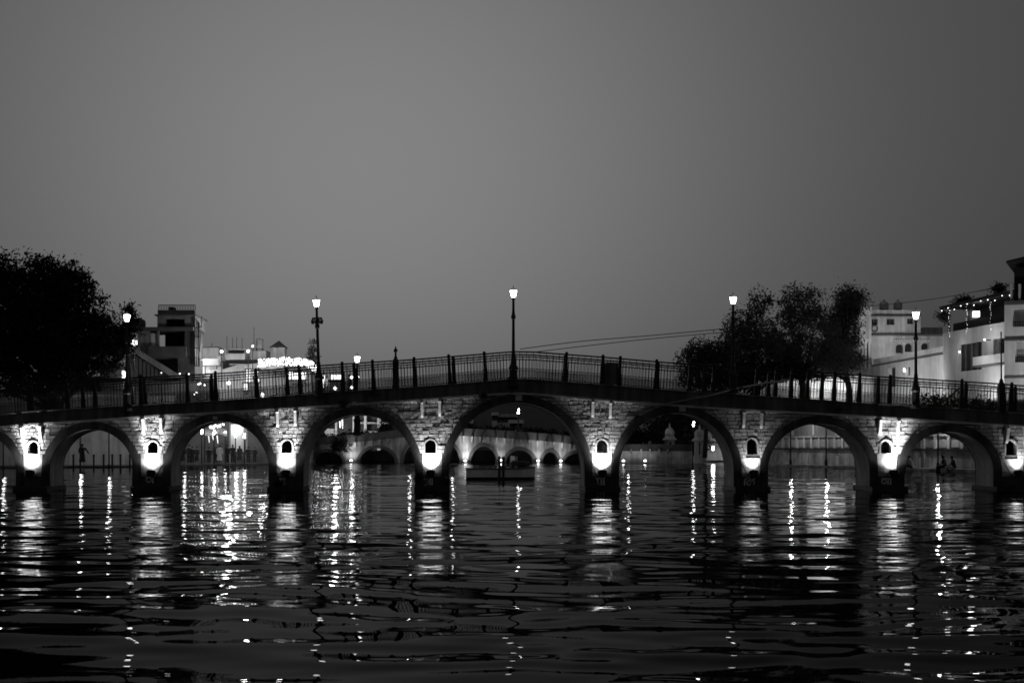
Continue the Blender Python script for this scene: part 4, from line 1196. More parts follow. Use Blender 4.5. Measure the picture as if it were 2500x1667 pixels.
b = MB(); b.tube((c[0], c[1], c[2]+.2), (c[0], c[1], rz1), .02, .02, 5); b.lathe((c[0], c[1], c[2]+.2), [(.24, 0), (.05, .14)], 4, phase=math.pi/4); b.build('cap', M_iron, t)
for px, py, Y, pw, lab in ((2343, 859, 104.5, 25, 'wall lamp beside the big dark opening of the tall house'), (2404, 829, 99.5, 45, 'bright lamp on an arm above the balcony of the tall house')):
    t = thing('wall_lamp', P(px, py, Y), lab, 'lamp')
    c = P(px, py, Y)
    b = MB(); b.ball(c, .065, 8, 5); b.build('globe', E_fairy, t)
    b = MB(); b.tube(c, (c[0]+1.3, c[1]+.2, c[2]-.1), .03, .03, 5); b.build('arm', M_iron, t)
    lamp('wall_lamp_light', 'POINT', (c[0]-1.2, c[1]-.6, c[2]), pw, None, .2)

# --- nearest house at the right edge with balconies
YN = 92.0
wn = wpx(2452, YN, 2640, YN-2)
h3 = thing('balcony_house', wn.pt(0, 4.5), 'white house with balconies and a dark roof shelter at the right edge', 'building')
bh = [hole(wn, 2472, 2540, 797, 752), hole(wn, 2478, 2540, 884, 832)]
facade(wn, 0, wn.L, 4.4, Z(735, YN), bh, 1.2, M_white, h3, back=8)
for h in bh:
    b = MB(); wn.slab(b, h[0], h[1], h[2], h[3], -1.3, -1.2); b.build('balcony_back', M_white2, h3)
    b = MB(); wn.slab(b, h[0]+.8, h[0]+1.5, h[2], h[3]-.25, -1.2, -1.12); b.build('door', M_dark, h3)
    b = MB()
    wn.slab(b, h[0], h[1], h[2]+.32, h[2]+.36, -.2, -.14)
    for i in range(12): wn.slab(b, h[0]+i*(h[1]-h[0])/12, h[0]+i*(h[1]-h[0])/12+.04, h[2], h[2]+.34, -.19, -.15)
    b.build('balcony_rail', M_iron, h3)
for py in (740, 828): 
    b = MB(); wn.px_slab(b, 2452, 2620, py+2, py-1, 0, .3); b.build('string_course', M_trim, h3)
b = MB(); wn.px_slab(b, 2452, 2620, 922, 917, 0, .25); b.build('base_course', M_trim, h3)
for px in (2468, 2489): 
    b = MB(); wn.px_slab(b, px-2.5, px+2.5, 736, 693, -.4, 0); b.build('roof_pillar', M_white2, h3)
b = MB(); wn.px_slab(b, 2472, 2620, 737, 645, -5, -1.2); b.build('shelter', M_dark, h3)
b = MB()
b.hexa([wn.pt(wn.u(2458), Z(644, YN), .6), wn.pt(wn.L, Z(612, YN), .6), wn.pt(wn.L, Z(612, YN), -5.5), wn.pt(wn.u(2458), Z(644, YN), -5.5),
        wn.pt(wn.u(2458), Z(640, YN), .6), wn.pt(wn.L, Z(606, YN), .6), wn.pt(wn.L, Z(606, YN), -5.5), wn.pt(wn.u(2458), Z(640, YN), -5.5)])
b.build('shelter_roof', M_dark, h3)
# thin mast in front of the right houses
t = thing('mast', P(2444, 930, 90), 'thin dark mast in front of the tall white house', 'mast')
b = MB(); b.tube((X(2445, 90), 90, 4.4), P(2444, 812, 90), .06, .035, 6); b.build('pole', M_iron, t)
b = MB(); b.tube(P(2438, 838, 90), P(2450, 842, 90), .03, .03, 5); b.ball(P(2444, 812, 90), .06, 6, 4); b.build('crossarm', M_iron, t)
# mast of the white house roof
t = thing('mast', P(2150, 757, 129), 'thin rod on the roof of the white house behind its tank', 'mast')
b = MB(); b.tube(P(2150, 757, 129.5), P(2150, 735, 129.5), .03, .02, 5); b.build('pole', M_iron, t)

# ------------------------------------------------------------------ left bank houses above the railing
YL = 120.0
# terrace block carrying them
wtb = wpx(250, YL+1.5, 765, 133)
t = thing('retaining_wall', wtb.pt(4, 5), 'dim building front behind the railing left of the bridge crown', 'wall')
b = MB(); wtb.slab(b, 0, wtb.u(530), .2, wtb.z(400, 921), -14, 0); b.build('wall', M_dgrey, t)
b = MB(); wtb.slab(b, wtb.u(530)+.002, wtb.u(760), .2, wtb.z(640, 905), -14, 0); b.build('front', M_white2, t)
for px in (545, 575, 660, 690, 757):
    b = MB(); u_ = wtb.u(px); wtb.slab(b, u_-.1, u_+.1, 5, wtb.z(px, 905), 0, .12); b.build('pilaster', M_white2, t)

w1 = wpx(330, YL, 490, YL)
h = thing('terraced_house', w1.pt(0, 4), 'unfinished grey house with stacked open terraces beside the dark tree', 'building')
def S(name, p0, p1, ylo, yhi, o0, o1, m, par=None):
    b = MB(); w1.px_slab(b, p0, p1, ylo, yhi, o0, o1); return b.build(name, m, par or h)
hh = [hole(w1, 405, 451, 797, 778)]
facade(w1, w1.u(384), w1.u(475), Z(799, YL), Z(769, YL), hh, 1.2, M_grey, h, 'top_floor', 5)
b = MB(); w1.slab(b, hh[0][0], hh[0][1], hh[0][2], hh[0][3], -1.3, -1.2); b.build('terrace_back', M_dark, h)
S('eave', 380, 481, 771.5, 768.5, -5.2, .5, M_dgrey)
S('roof_parapet', 385, 476, 768.5, 757, -.2, 0, M_grey)
b = MB()
for i in range(24): 
    u_ = w1.u(386)+i*(w1.u(476)-w1.u(386))/23; w1.slab(b, u_-.025, u_+.025, Z(757, YL), Z(745, YL), -.15, -.1)
w1.slab(b, w1.u(386), w1.u(476), Z(745, YL), Z(743.5, YL), -.16, -.09); b.build('roof_railing', M_iron, h)
S('roof_box', 403, 415, 757, 745, -2.5, -1.5, M_dgrey)
S('terrace_slab', 330, 473, 807, 799, -5, .35, M_dgrey)
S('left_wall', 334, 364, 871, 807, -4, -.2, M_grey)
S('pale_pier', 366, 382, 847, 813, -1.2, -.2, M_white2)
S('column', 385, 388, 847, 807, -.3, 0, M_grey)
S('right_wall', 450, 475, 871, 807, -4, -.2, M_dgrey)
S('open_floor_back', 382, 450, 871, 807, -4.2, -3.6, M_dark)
S('balcony_parapet', 364, 456, 871, 846, -.2, .3, M_dgrey)
S('balcony_slab', 364, 456, 873, 871, -4, .35, M_dgrey)
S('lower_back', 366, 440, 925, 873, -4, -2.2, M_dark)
S('lower_wall', 433, 475, 925, 873, -4, -.2, M_dgrey)
b = MB()
for px in (476, 480, 484, 487): b.tube(P(px, 895, YL-.4), P(px-1, 770+(px-476)*1.5, YL-.4), .05, .05, 5)
for py in (800, 822, 850): b.tube(P(474, py, YL-.4), P(489, py-1, YL-.4), .04, .04, 5)
b.build('scaffold', M_iron, h)
t = thing('mast', P(489, 848, YL-1), 'leaning pole right of the terraced house', 'mast')
b = MB(); b.tube(P(488, 860, YL-1), P(492, 772, YL-1), .05, .03, 5); b.build('pole', M_iron, t)
b = MB(); b.tube(P(486, 797, YL-1), P(494, 797, YL-1), .03, .03, 5); b.build('crossarm', M_iron, t)
c = P(343, 799, YL+1.5)
t = thing('water_tank', c, 'squat grey water tank on the slab of the terraced house beside the dark tree', 'water tank')
b = MB(); b.lathe(c, [(.42, 0), (.45, .1), (.45, .45), (.36, .62), (.15, .7), (.13, .76)], 14); b.build('drum', M_grey, t, True)
b = MB(); b.lathe((c[0], c[1], c[2]+.76), [(.16, 0), (.15, .05)], 10); b.build('lid', M_trim, t)
# stair
wst = wpx(318, YL-2.5, 440, YL-2.5)
t = thing('outdoor_stair', P(400, 921, YL-2.5), 'sloping outdoor stair with a grey parapet below the terraced house', 'stair')
b = MB()
ps = [(322, 858), (420, 921), (448, 921), (332, 850)]
vs = [P(a, c, YL-2.5) for a, c in ps]+[P(a, c, YL-1.0) for a, c in ps]
b.v += vs; b.f += [(0, 1, 2, 3), (7, 6, 5, 4)]+[(i, (i+1) % 4, 4+(i+1) % 4, 4+i) for i in range(4)]
b.build('parapet', M_grey, t)
b = MB()
for i in range(10):
    a = 330+i*9.6; b.box(X(a-4, YL-1), X(a+8, YL-1), YL-2.3, YL-1.1, Z(925, YL), Z(868+i*5.2, YL))
b.build('steps', M_dgrey, t)
# lit panels at the tree edge
for (p0, p1, ya, yb, lab) in ((319, 333, 843, 830, 'upper white lit sign panel at the edge of the dark tree'), (298, 314, 922, 905, 'lower white lit sign panel under the dark tree')):
    t = thing('lit_sign', P((p0+p1)/2, ya, YL-4), lab, 'sign', 'blank lit sign panels by the tree')
    w_ = wpx(p0, YL-4.0, p1, YL-4.2)
    b = MB(); w_.px_slab(b, p0, p1, ya, yb, -.1, 0); b.build('panel', E_sign, t)
    b = MB(); w_.px_slab(b, p0-1, p1+1, ya+1, ya, -.12, .02); w_.px_slab(b, p0-1, p1+1, yb, yb-1, -.12, .02); b.build('frame', M_iron, t)
    b = MB(); w_.px_slab(b, (p0+p1)/2-1, (p0+p1)/2+1, 940, ya+1, -.12, -.02); b.build('support', M_iron, t)
t = thing('low_building', P(280, 915, YL-3), 'low grey flat roofed building half hidden under the dark tree', 'building')
w_ = wpx(240, YL-3, 300, YL-3)
b = MB(); w_.px_slab(b, 245, 300, 950, 893, -4, 0); b.build('wall', M_grey, t)
b = MB(); w_.px_slab(b, 243, 330, 931, 924, -4.2, .3); b.build('roof_slab', M_dark, t)

# awning house
w_ = wpx(440, 128, 540, 128)
t = thing('awning_house', w_.pt(0, 5), 'low white house with a bright flared awning right of the terraced house', 'building')
b = MB(); w_.px_slab(b, 487, 530, 869, 848, -3, -.6); b.build('upper_room', M_white2, t)
b = MB(); w_.px_slab(b, 486, 531, 848, 845.5, -3.2, -.4); b.build('roof', M_dgrey, t)
b = MB(); w_.px_slab(b, 455, 538, 878, 868, -4, 0); b.build('parapet', M_white2, t)
b = MB(); b.hexa([w_.pt(w_.u(458), Z(892, 128), .3), w_.pt(w_.u(534), Z(892, 128), .3), w_.pt(w_.u(534), Z(892, 128), -.4), w_.pt(w_.u(458), Z(892, 128), -.4),
                  w_.pt(w_.u(455), Z(878, 128), 1.3), w_.pt(w_.u(538), Z(878, 128), 1.3), w_.pt(w_.u(538), Z(878, 128), -.4), w_.pt(w_.u(455), Z(878, 128), -.4)]); b.build('awning', M_white, t)
b = MB(); w_.px_slab(b, 462, 532, 912, 892, -2.5, -1.5); b.build('shop_back', M_white2, t)
for px in (470, 500, 528):
    b = MB(); w_.px_slab(b, px-1.2, px+1.2, 912, 892, -.3, -.1); b.build('post', M_dgrey, t)
lamp('awning_light', 'POINT', w_.pt(w_.u(497), Z(905, 128), 1.6), 110, None, .25)
lamp('awning_light', 'POINT', w_.pt(w_.u(480), Z(900, 128), -.8), 60, None, .2)
# white box house with solar panels
w_ = wpx(545, 131, 600, 131)
t = thing('white_box_house', w_.pt(0, 5), 'small white box house with dark panels on its roof', 'building')
b = MB(); w_.px_slab(b, 549, 598, 890, 863, -3, 0); b.build('wall', M_white, t)
b = MB()
b.hexa([w_.pt(w_.u(554), Z(863, 131), -.2), w_.pt(w_.u(594), Z(863, 131), -.2), w_.pt(w_.u(594), Z(863, 131), -.5), w_.pt(w_.u(554), Z(863, 131), -.5),
        w_.pt(w_.u(554), Z(852, 131), -1.3), w_.pt(w_.u(592), Z(852, 131), -1.3), w_.pt(w_.u(592), Z(852, 131), -1.5), w_.pt(w_.u(554), Z(852, 131), -1.5)])
b.build('roof_panel', M_glass, t)
b = MB(); w_.px_slab(b, 546, 553, 863, 850, -2, -.5); w_.px_slab(b, 553, 596, 851, 849, -2.2, -1.6); b.build('roof_room', M_white, t)
b = MB(); w_.px_slab(b, 545, 560, 905, 879, -3, .2); w_.px_slab(b, 560, 640, 888, 878, -3, .1); b.build('dark_terrace', M_dark, t)
b = MB()
b.hexa([w_.pt(w_.u(540), Z(908, 131), 2.0), w_.pt(w_.u(700), Z(905, 131), 2.0), w_.pt(w_.u(700), Z(905, 131), -1), w_.pt(w_.u(540), Z(908, 131), -1),
        w_.pt(w_.u(585), Z(893, 131), 1.6), w_.pt(w_.u(700), Z(884, 131), 1.6), w_.pt(w_.u(700), Z(884, 131), -1), w_.pt(w_.u(585), Z(893, 131), -1)])
b.build('sloping_roof', M_white2, t)
# tank block
w_ = wpx(613, 132, 652, 132)
t = thing('roof_block', w_.pt(0, 5), 'plain white block carrying the tall water tank', 'building')
b = MB(); w_.px_slab(b, 613, 650, 882, 856, -3, 0); b.build('wall', M_white2, t)
b = MB(); w_.px_slab(b, 612, 651, 856.5, 855.5, -3.1, .1); b.build('roof_edge', M_trim, t)
c = P(634, 851, 133)
t = thing('water_tank', c, 'tall pale water tank on the white block left of the pyramid roofed hut', 'water tank')
b = MB(); b.lathe(c, [(.33, 0), (.35, .06), (.35, .8), (.3, .88), (.1, .93)], 14); b.build('drum', M_tank, t, True)
b = MB()
for dx in (-.28, .28): b.box(c[0]+dx-.05, c[0]+dx+.05, c[1]-.2, c[1]+.2, c[2]-.2, c[2])
b.build('stand', M_iron, t)
# hut
w_ = wpx(662, 132.5, 696, 132.5)
t = thing('roof_hut', w_.pt(0, 5), 'white square hut with a dark pyramid roof on the skyline', 'building')
b = MB(); w_.px_slab(b, 662, 696, 905, 847, -1.3, 0); b.build('wall', M_white2, t)
zt, ze = Z(831, 133), Z(848, 132.5)
cxm = (w_.pt(w_.u(662), 0)[0]+w_.pt(w_.u(696), 0)[0])/2
b = MB(); q = [(X(658.5, 132.5), 132.2, ze), (X(699.5, 132.5), 132.2, ze), (X(699.5, 132.5), 134.1, ze), (X(658.5, 132.5), 134.1, ze)]
ap = (cxm, 133.15, zt)
for i in range(4): b.tri(q[i], q[(i+1) % 4], ap)
b.quad(q[3], q[2], q[1], q[0]); b.build('roof', M_dgrey, t)
# thin masts over the skyline
for i, (px, ya, yb, lab) in enumerate(((554, 862, 820, 'first thin aerial above the white box house'), (568, 850, 823, 'second thin aerial above the white box house, shortest'), (578, 850, 822, 'third thin aerial above the white box house'),
                          (591, 852, 824, 'fourth thin aerial above the white box house'), (620, 856, 797, 'tallest thin aerial, beside the tall water tank'), (517, 846, 836, 'stub aerial on the awning house roof'))):
    t = thing('aerial', P(px, ya, 131.5), lab, 'aerial', 'thin aerials on the left bank roofs')
    b = MB(); b.tube(P(px, ya, 131.5), P(px, yb, 131.5), .03, .018, 5); b.build('rod', M_iron, t)
    b = MB(); b.tube(P(px-1.5, yb+6, 131.5), P(px+1.5, yb+6, 131.5), .015, .015, 4); b.build('crossbar', M_iron, t)
# lights on the left bank skyline
SPOTS = [(541, 858, 125.5, .13, 'round lamp at the left corner of the white box house'), (606, 857, 126, .13, 'oval lamp between the white box house and the tank block'), (617, 845, 127, .10, 'upper lamp beside the tallest aerial'),
         (558, 935, 116, .15, 'round globe lamp seen through the railing below the white box house'), (641, 964, 112, .18, 'square bright lamp low behind the railing'),
         (818, 948, 152, .20, 'round bright lamp low behind the railing right of the leaning lamp post'), (858, 921, 153, .15, 'small bright lamp behind the railing under the lone lantern'), (874, 921, 153, .14, 'small bright lamp behind the railing right of the lone lantern'),
         (858, 946, 153, .17, 'oval lamp low behind the railing beside the shrub'), (484, 938, 118, .07, 'tiny light behind the railing under the awning house, left one'), (489, 936, 118, .08, 'tiny light behind the railing under the awning house, middle one'),
         (499, 940, 118, .06, 'tiny light behind the railing under the awning house, right one'), (475, 962, 117, .06, 'tiny low light behind the railing, left one of a pair'), (480, 958, 117, .07, 'tiny low light behind the railing, right one of a pair'),
         (394, 910, 116, .04, 'tiny light at the foot of the outdoor stair'), (439, 912, 118, .055, 'small light left of the awning house'), (461, 913, 118, .05, 'small light under the bright awning')]
for px, py, Y, r, lab in SPOTS:
    c = P(px, py, Y)
    t = thing('globe_lamp', c, lab, 'lamp', 'lit lamps on the left bank')
    b = MB(); b.ball(c, r, 10, 6); b.build('globe', E_fairy, t)
    b = MB(); b.tube((c[0], c[1]+.02, c[2]-r), (c[0], c[1]+.02, max(.3, c[2]-3.2)), .035, .05, 6); b.build('post', M_iron, t)
for px, py, Y, pw in ((558, 935, 115, 420), (641, 960, 113.5, 330), (541, 856, 122, 420), (606, 855, 122.5, 420), (690, 860, 123, 300), (818, 944, 150, 330), (720, 930, 122, 420), (420, 880, 114, 12)):  # strong points before the house fronts; some added without a globe, to brighten them
    lamp('globe_lamp_light', 'POINT', P(px, py, Y), pw, None, .25)
# lit windows and shop fronts behind the railing
FR = [(600, 634, 932, 903, 120.5, E_window, 'lit row of tall shop windows behind the railing'), (594, 606, 952, 936, 119.5, E_window, 'small lit shop window low behind the railing'), (705, 748, 926, 908, 121, E_sign, 'wide bright shop window under the fairy lights'),
      (787, 794, 946, 916, 122, E_sign, 'tall narrow bright window beside the leaning lamp post'), (796, 801, 942, 922, 122, E_window, 'second narrow lit window right of the leaning lamp post'), (808, 833, 926, 915, 122.5, E_sign, 'bright shop window over a dark awning right of the leaning lamp post'),
      (754, 760, 934, 918, 121.5, E_window, 'narrow lit window left of the leaning lamp post')]
for p0, p1, ya, yb, Y, m, lab in FR:
    Y = wtb.pt(wtb.u((p0+p1)/2), 0)[1]-.75 if p0 < 750 else 159.3
    w_ = wpx(p0, Y, p1, Y)
    t = thing('lit_window', w_.pt(0, Z(ya, Y)), lab, 'window', 'lit shop windows on the left bank')
    b = MB(); w_.slab(b, 0, w_.L, Z(ya, Y), Z(yb, Y), -.3, 0)
    b.build('pane', m, t)
    b = MB(); n_ = max(1, int((p1-p0)/6))
    for i in range(n_+1): w_.slab(b, w_.L*i/n_-.04, w_.L*i/n_+.04, Z(ya, Y), Z(yb, Y), 0, .06)
    w_.slab(b, -.1, w_.L+.1, Z(yb, Y), Z(yb, Y)+.12, -.3, .1); w_.slab(b, -.1, w_.L+.1, Z(ya, Y)-.1, Z(ya, Y), -.3, .1)
    b.build('frame', M_dgrey, t)
    b = MB(); w_.slab(b, w_.L*.1, w_.L*.9, Z(ya, Y)-.4, Z(ya, Y)-.1, -.7, .0); b.build('sill', M_grey, t)
w_ = wpx(745, 160, 900, 160)
t = thing('shop_house', w_.pt(3, 0), 'dim low shop house behind the leaning lamp post and the lone lantern', 'building')
b = MB(); w_.slab(b, 0, w_.L, 0, Z(960, 160), -6, 0); b.build('wall', M_dgrey, t)
b = MB(); w_.px_slab(b, 804, 838, 934, 927, 0, 1.0); b.build('shop_awning', M_dark, t)
b = MB(); w_.px_slab(b, 750, 850, 960, 912, -6, -.02); b.build('upper_floor', M_grey, t)
# fairy lit canopy roof
t = thing('fairy_lights', P(700, 885, 122), 'long canopy edge thick with fairy lights on the left skyline', 'string lights')
b = MB()
for i in range(430):
    u_ = random.random(); px = 630+147*u_
    base = 879-4*math.sin(u_*math.pi*1.05)+max(0, (u_-.72))*32
    py = base+random.uniform(-2, 17 if u_ < .9 else 22)
    if 692 < px < 697: py -= 3
    b.ball(P(px, py, 126.5+random.uniform(-.6, .6)), .040, 5, 3)
o = b.build('bulbs', E_fairy, t); o['kind'] = 'stuff'
b = MB()
for r_ in range(4): b.path([P(630+12.2*i, 880+r_*5-4*math.sin(i/12*math.pi*1.05)+max(0, i/12-.72)*32, 126.5) for i in range(13)], .012, 4)
b.build('wires', M_iron, t)
b = MB()
for px in (631, 694, 774): b.tube(P(px, 925, 126.5), P(px, 878, 126.5), .05, .05, 6)
b.build('pole', M_iron, t)
# the lone lantern on the far side, standing on the bank
o = copy_tree(lamp0, (X(872, 66), 66, Z(884, 66)-LAMPH), 'lone lit lantern just above the railing left of the knobbed stub')
o['group'] = 'lamp posts along the front of the footbridge'

# ------------------------------------------------------------------ plants
def leaves_mesh(name, pts, size, rng, up=.25):
    n = len(pts)
    d = rng.normal(size=(n, 3)); d /= np.linalg.norm(d, axis=1)[:, None]
    d[:, 2] -= up
    e = rng.normal(size=(n, 3)); e -= d*(np.sum(d*e, 1)/np.sum(d*d, 1))[:, None]; e /= np.linalg.norm(e, axis=1)[:, None]
    s = size*rng.uniform(.55, 1.3, size=(n, 1))
    a = pts - d*s; c = pts+d*s; l = pts+e*s*.42; r = pts-e*s*.42
    v = np.stack([a, l, c, r], 1).reshape(-1, 3)
    q = np.arange(4*n).reshape(n, 4)
    return np_mesh(name, v, q, False)

def tree(name, base, blobs, clumps, per, csize, leaf, m, label, rng, shell=.55, group=None, cat='tree', branches=16, trunk_r=.4):
    t = thing(name, base, label, cat, group)
    bo = Vector(base)
    vol = np.array([b_[3]*b_[4]*b_[5] for b_ in blobs])**.67
    pick = rng.choice(len(blobs), size=clumps, p=vol/vol.sum())
    cen = []
    for k in pick:
        bl = blobs[k]
        v = rng.normal(size=3); v /= np.linalg.norm(v)
        r = (shell+(1-shell)*rng.random()**.5) if rng.random() < .8 else rng.random()
        cen.append((bl[0]+v[0]*bl[3]*r, bl[1]+v[1]*bl[4]*r, bl[2]+v[2]*bl[5]*r))
    cen = np.array(cen)
    cs = csize*rng.uniform(.6, 1.4, size=(clumps, 1, 1))
    pts = (cen[:, None, :]+rng.normal(size=(clumps, per, 3))*cs*np.array([1, 1, .8])*.5).reshape(-1, 3)
    o = place('crown', leaves_mesh('crown', pts-np.array(base), leaf, rng), m, t)
    b = MB()
    zc = min(b_[2]-b_[5]*.4 for b_ in blobs); zc = max(zc, base[2]+1)
    mid = Vector((np.mean([b_[0] for b_ in blobs]), np.mean([b_[1] for b_ in blobs]), max(zc, base[2]+.35*(np.max(cen[:, 2])-base[2]))))
    b.tube(bo, bo.lerp(mid, .5)+Vector((.15, 0, 0)), trunk_r, trunk_r*.75, 10); b.tube(bo.lerp(mid, .5)+Vector((.15, 0, 0)), mid, trunk_r*.75, trunk_r*.55, 10)
    for k in rng.choice(clumps, size=min(branches, clumps), replace=False):
        e = Vector(cen[k]); j = bo.lerp(mid, .6+.4*rng.random())
        kn = j.lerp(e, .5)+Vector((0, 0, -.08*(e-j).length))
        b.tube(j, kn, trunk_r*.34, trunk_r*.22, 6); b.tube(kn, e, trunk_r*.22, trunk_r*.06, 6)
    b.build('trunk', M_bark, t)
    return t
def blob(px, py, Y, rx, rz, ry=None):
    x, y, z = P(px, py, Y); k = Y/F
    return (x, y, z, rx*k, (ry or rx)*k, rz*k)
rg = np.random.default_rng(11)
Yt = 110.0
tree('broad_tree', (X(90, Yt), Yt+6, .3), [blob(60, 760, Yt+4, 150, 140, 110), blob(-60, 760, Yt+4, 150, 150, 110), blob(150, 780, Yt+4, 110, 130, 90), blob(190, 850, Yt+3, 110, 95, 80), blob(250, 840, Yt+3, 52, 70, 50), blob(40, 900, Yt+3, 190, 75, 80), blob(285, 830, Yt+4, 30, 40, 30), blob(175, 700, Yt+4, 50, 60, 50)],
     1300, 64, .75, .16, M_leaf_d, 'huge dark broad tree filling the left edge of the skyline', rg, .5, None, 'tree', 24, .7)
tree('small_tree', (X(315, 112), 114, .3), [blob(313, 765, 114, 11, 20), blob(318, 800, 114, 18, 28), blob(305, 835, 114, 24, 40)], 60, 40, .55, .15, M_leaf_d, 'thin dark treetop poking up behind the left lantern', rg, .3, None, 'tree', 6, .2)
G_R = 'trees on the right bank'
tree('feathery_tree', (X(1960, 106), 106, 4.5), [blob(1950, 740, 106, 46, 52), blob(1985, 735, 106, 34, 44), blob(1918, 775, 106, 30, 40), blob(1960, 820, 105, 95, 75), blob(1990, 880, 105, 110, 42), blob(1905, 850, 105, 60, 60)],
     330, 48, .6, .12, M_leaf, 'tallest feathery tree behind the railing, in the middle of the right bank trees', rg, .45, G_R, 'tree', 26, .35)
tree('feathery_tree', (X(1850, 104), 104, 4.5), [blob(1856, 742, 104, 27, 32), blob(1832, 790, 104, 40, 42), blob(1800, 815, 104, 40, 42), blob(1845, 850, 104, 75, 60), blob(1790, 870, 103, 60, 45)],
     230, 48, .58, .12, M_leaf, 'second feathery tree, just right of the lamp post before the crowns', rg, .45, G_R, 'tree', 18, .3)
tree('feathery_tree', (X(2075, 108), 108, 4.5), [blob(2078, 738, 108, 34, 40), blob(2055, 795, 108, 42, 55), blob(2050, 870, 107, 52, 46)],
     260, 50, .6, .12, M_leaf, 'dense tree touching the white house corner', rg, .45, G_R, 'tree', 14, .3)
tree('shrubby_tree', (X(1720, 100), 100, 1.0), [blob(1725, 862, 100, 48, 30), blob(1690, 880, 100, 34, 30), blob(1755, 880, 100, 45, 45), blob(1715, 915, 100, 60, 30)],
     190, 44, .55, .11, M_leaf, 'lowest pale feathery shrub left of the lamp post before the crowns', rg, .4, G_R, 'tree', 12, .18)
# dark canopy bottom over the white garden wall
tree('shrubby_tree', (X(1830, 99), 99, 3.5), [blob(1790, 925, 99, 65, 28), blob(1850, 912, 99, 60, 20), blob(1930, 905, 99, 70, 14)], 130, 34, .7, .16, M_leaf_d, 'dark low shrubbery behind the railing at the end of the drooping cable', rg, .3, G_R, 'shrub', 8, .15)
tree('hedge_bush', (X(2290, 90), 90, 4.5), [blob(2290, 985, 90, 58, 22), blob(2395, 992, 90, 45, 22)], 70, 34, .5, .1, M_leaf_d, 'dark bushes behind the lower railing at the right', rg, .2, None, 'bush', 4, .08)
# greenery round the far bridge and kiosks
BG = 'dark bushes and trees behind the far bridge'
tree('background_tree', (X(1670, 150), 152, .1), [blob(1665, 1030, 150, 40, 45), blob(1690, 1070, 150, 30, 30), blob(1610, 1060, 150, 25, 30)], 170, 30, 1.1, .26, M_leaf_d, 'dark tree filling the gap between the two kiosks', rg, .3, BG, 'tree', 8, .3)
tree('background_tree', (X(1548, 138), 138.2, .1), [blob(1552, 1072, 138, 28, 18)], 60, 30, .7, .2, M_leaf_d, 'dark bush on the quay wall left of the kiosks', rg, .3, BG, 'bush', 4, .12)
for px, py, rx, rz, lab in ((1140, 1052, 22, 12, 'dark bush over the far bridge below the small roofline'), (1215, 1056, 45, 10, 'long dark hedge over the far bridge left of its lamp'), (1310, 1062, 55, 12, 'long dark hedge over the far bridge right of its lamp'),
                            (1400, 1072, 45, 14, 'dark bush at the right end of the far bridge'), (830, 1088, 11, 9, 'dark plant hanging on the far bridge between its left arches'), (940, 1052, 14, 14, 'dark bush on the far bridge by the pillared house'), (775, 1078, 40, 10, 'dark hedge at the left end of the far bridge'), (880, 1068, 60, 7, 'low dark hedge along the far parapet below the pillars')):
    Yb = 143.5 if px != 830 else 138.6
    tree('bush', (X(px, Yb), Yb, Z(py+rz, Yb)-.6), [blob(px, py, Yb, rx, rz, 10)], int(20+rx*1.3), 26, .6, .17, M_leaf_d, lab, rg, .2, BG, 'bush', 3, .08)
for px, py, rx, rz, lab in ((2352, 735, 18, 6, 'dark potted shrubs on the far end of the restaurant roof'), (2440, 706, 12, 8, 'dark leafy plant on the near end of the restaurant roof'), (2305, 772, 16, 16, 'dark shrub on the terrace of the white house beside the restaurant')):
    Yb = {2352: 105.5, 2440: 101.0, 2305: 124}[px]
    zb = Z(py+rz, Yb)-.3
    tree('bush', (X(px, Yb), Yb, zb), [blob(px, py, Yb, rx, rz, 12)], int(14+rx), 26, .4, .1, M_leaf_d, lab, rg, .2, None, 'bush', 3, .06)
# cypress on the left skyline
tree('slender_tree', (X(762, 130), 130, .3), [blob(762, 850, 130, 5, 22), blob(763, 885, 130, 8, 22)], 40, 26, .4, .13, M_leaf, 'slender upright treetop left of the leaning lamp post', rg, .2, None, 'tree', 3, .12)
# weeds on the bridge
def weed(px, py, rpx, hpx, label, y=YB-.18):
    x, z = bx(px), bz(py)
    t = thing('weed', (x, y, z), label, 'plant', 'weeds growing out of the bridge')
    n = 160
    pts = np.array([(rg.normal()*rpx/64*.45, rg.normal()*.06, rg.normal()*hpx/64*.45) for _ in range(n)])
    place('foliage', leaves_mesh('weed', pts, .05, rg), M_leaf_d, t)
    b = MB()
    for i in range(5): b.tube((x, YB-.08, z-.05), (x+rg.normal()*rpx/64*.4, y, z+rg.normal()*hpx/64*.4), .008, .004, 4)
    b.build('stem', M_bark, t)
weed(912, 958, 20, 14, 'leafy weed hanging at the post left of the knobbed stub')
weed(1248, 935, 11, 20, 'leafy weed round the foot of the crown lamp post')
weed(1180, 966, 14, 6, 'thin weed on the ledge left of the bridge crown')
weed(838, 985, 12, 8, 'small weed on the fascia over the third arch')
weed(1018, 1168, 9, 10, 'weed at the left foot of the pier left of the tallest arch', YB-.3)
weed(1092, 1172, 8, 10, 'weed at the right foot of the pier left of the tallest arch', YB-.3)
weed(680, 1178, 10, 8, 'weed at the foot of the third pier from the left', YB-.3)
weed(2045, 1000, 10, 6, 'small weed on the fascia near the bright right pier')

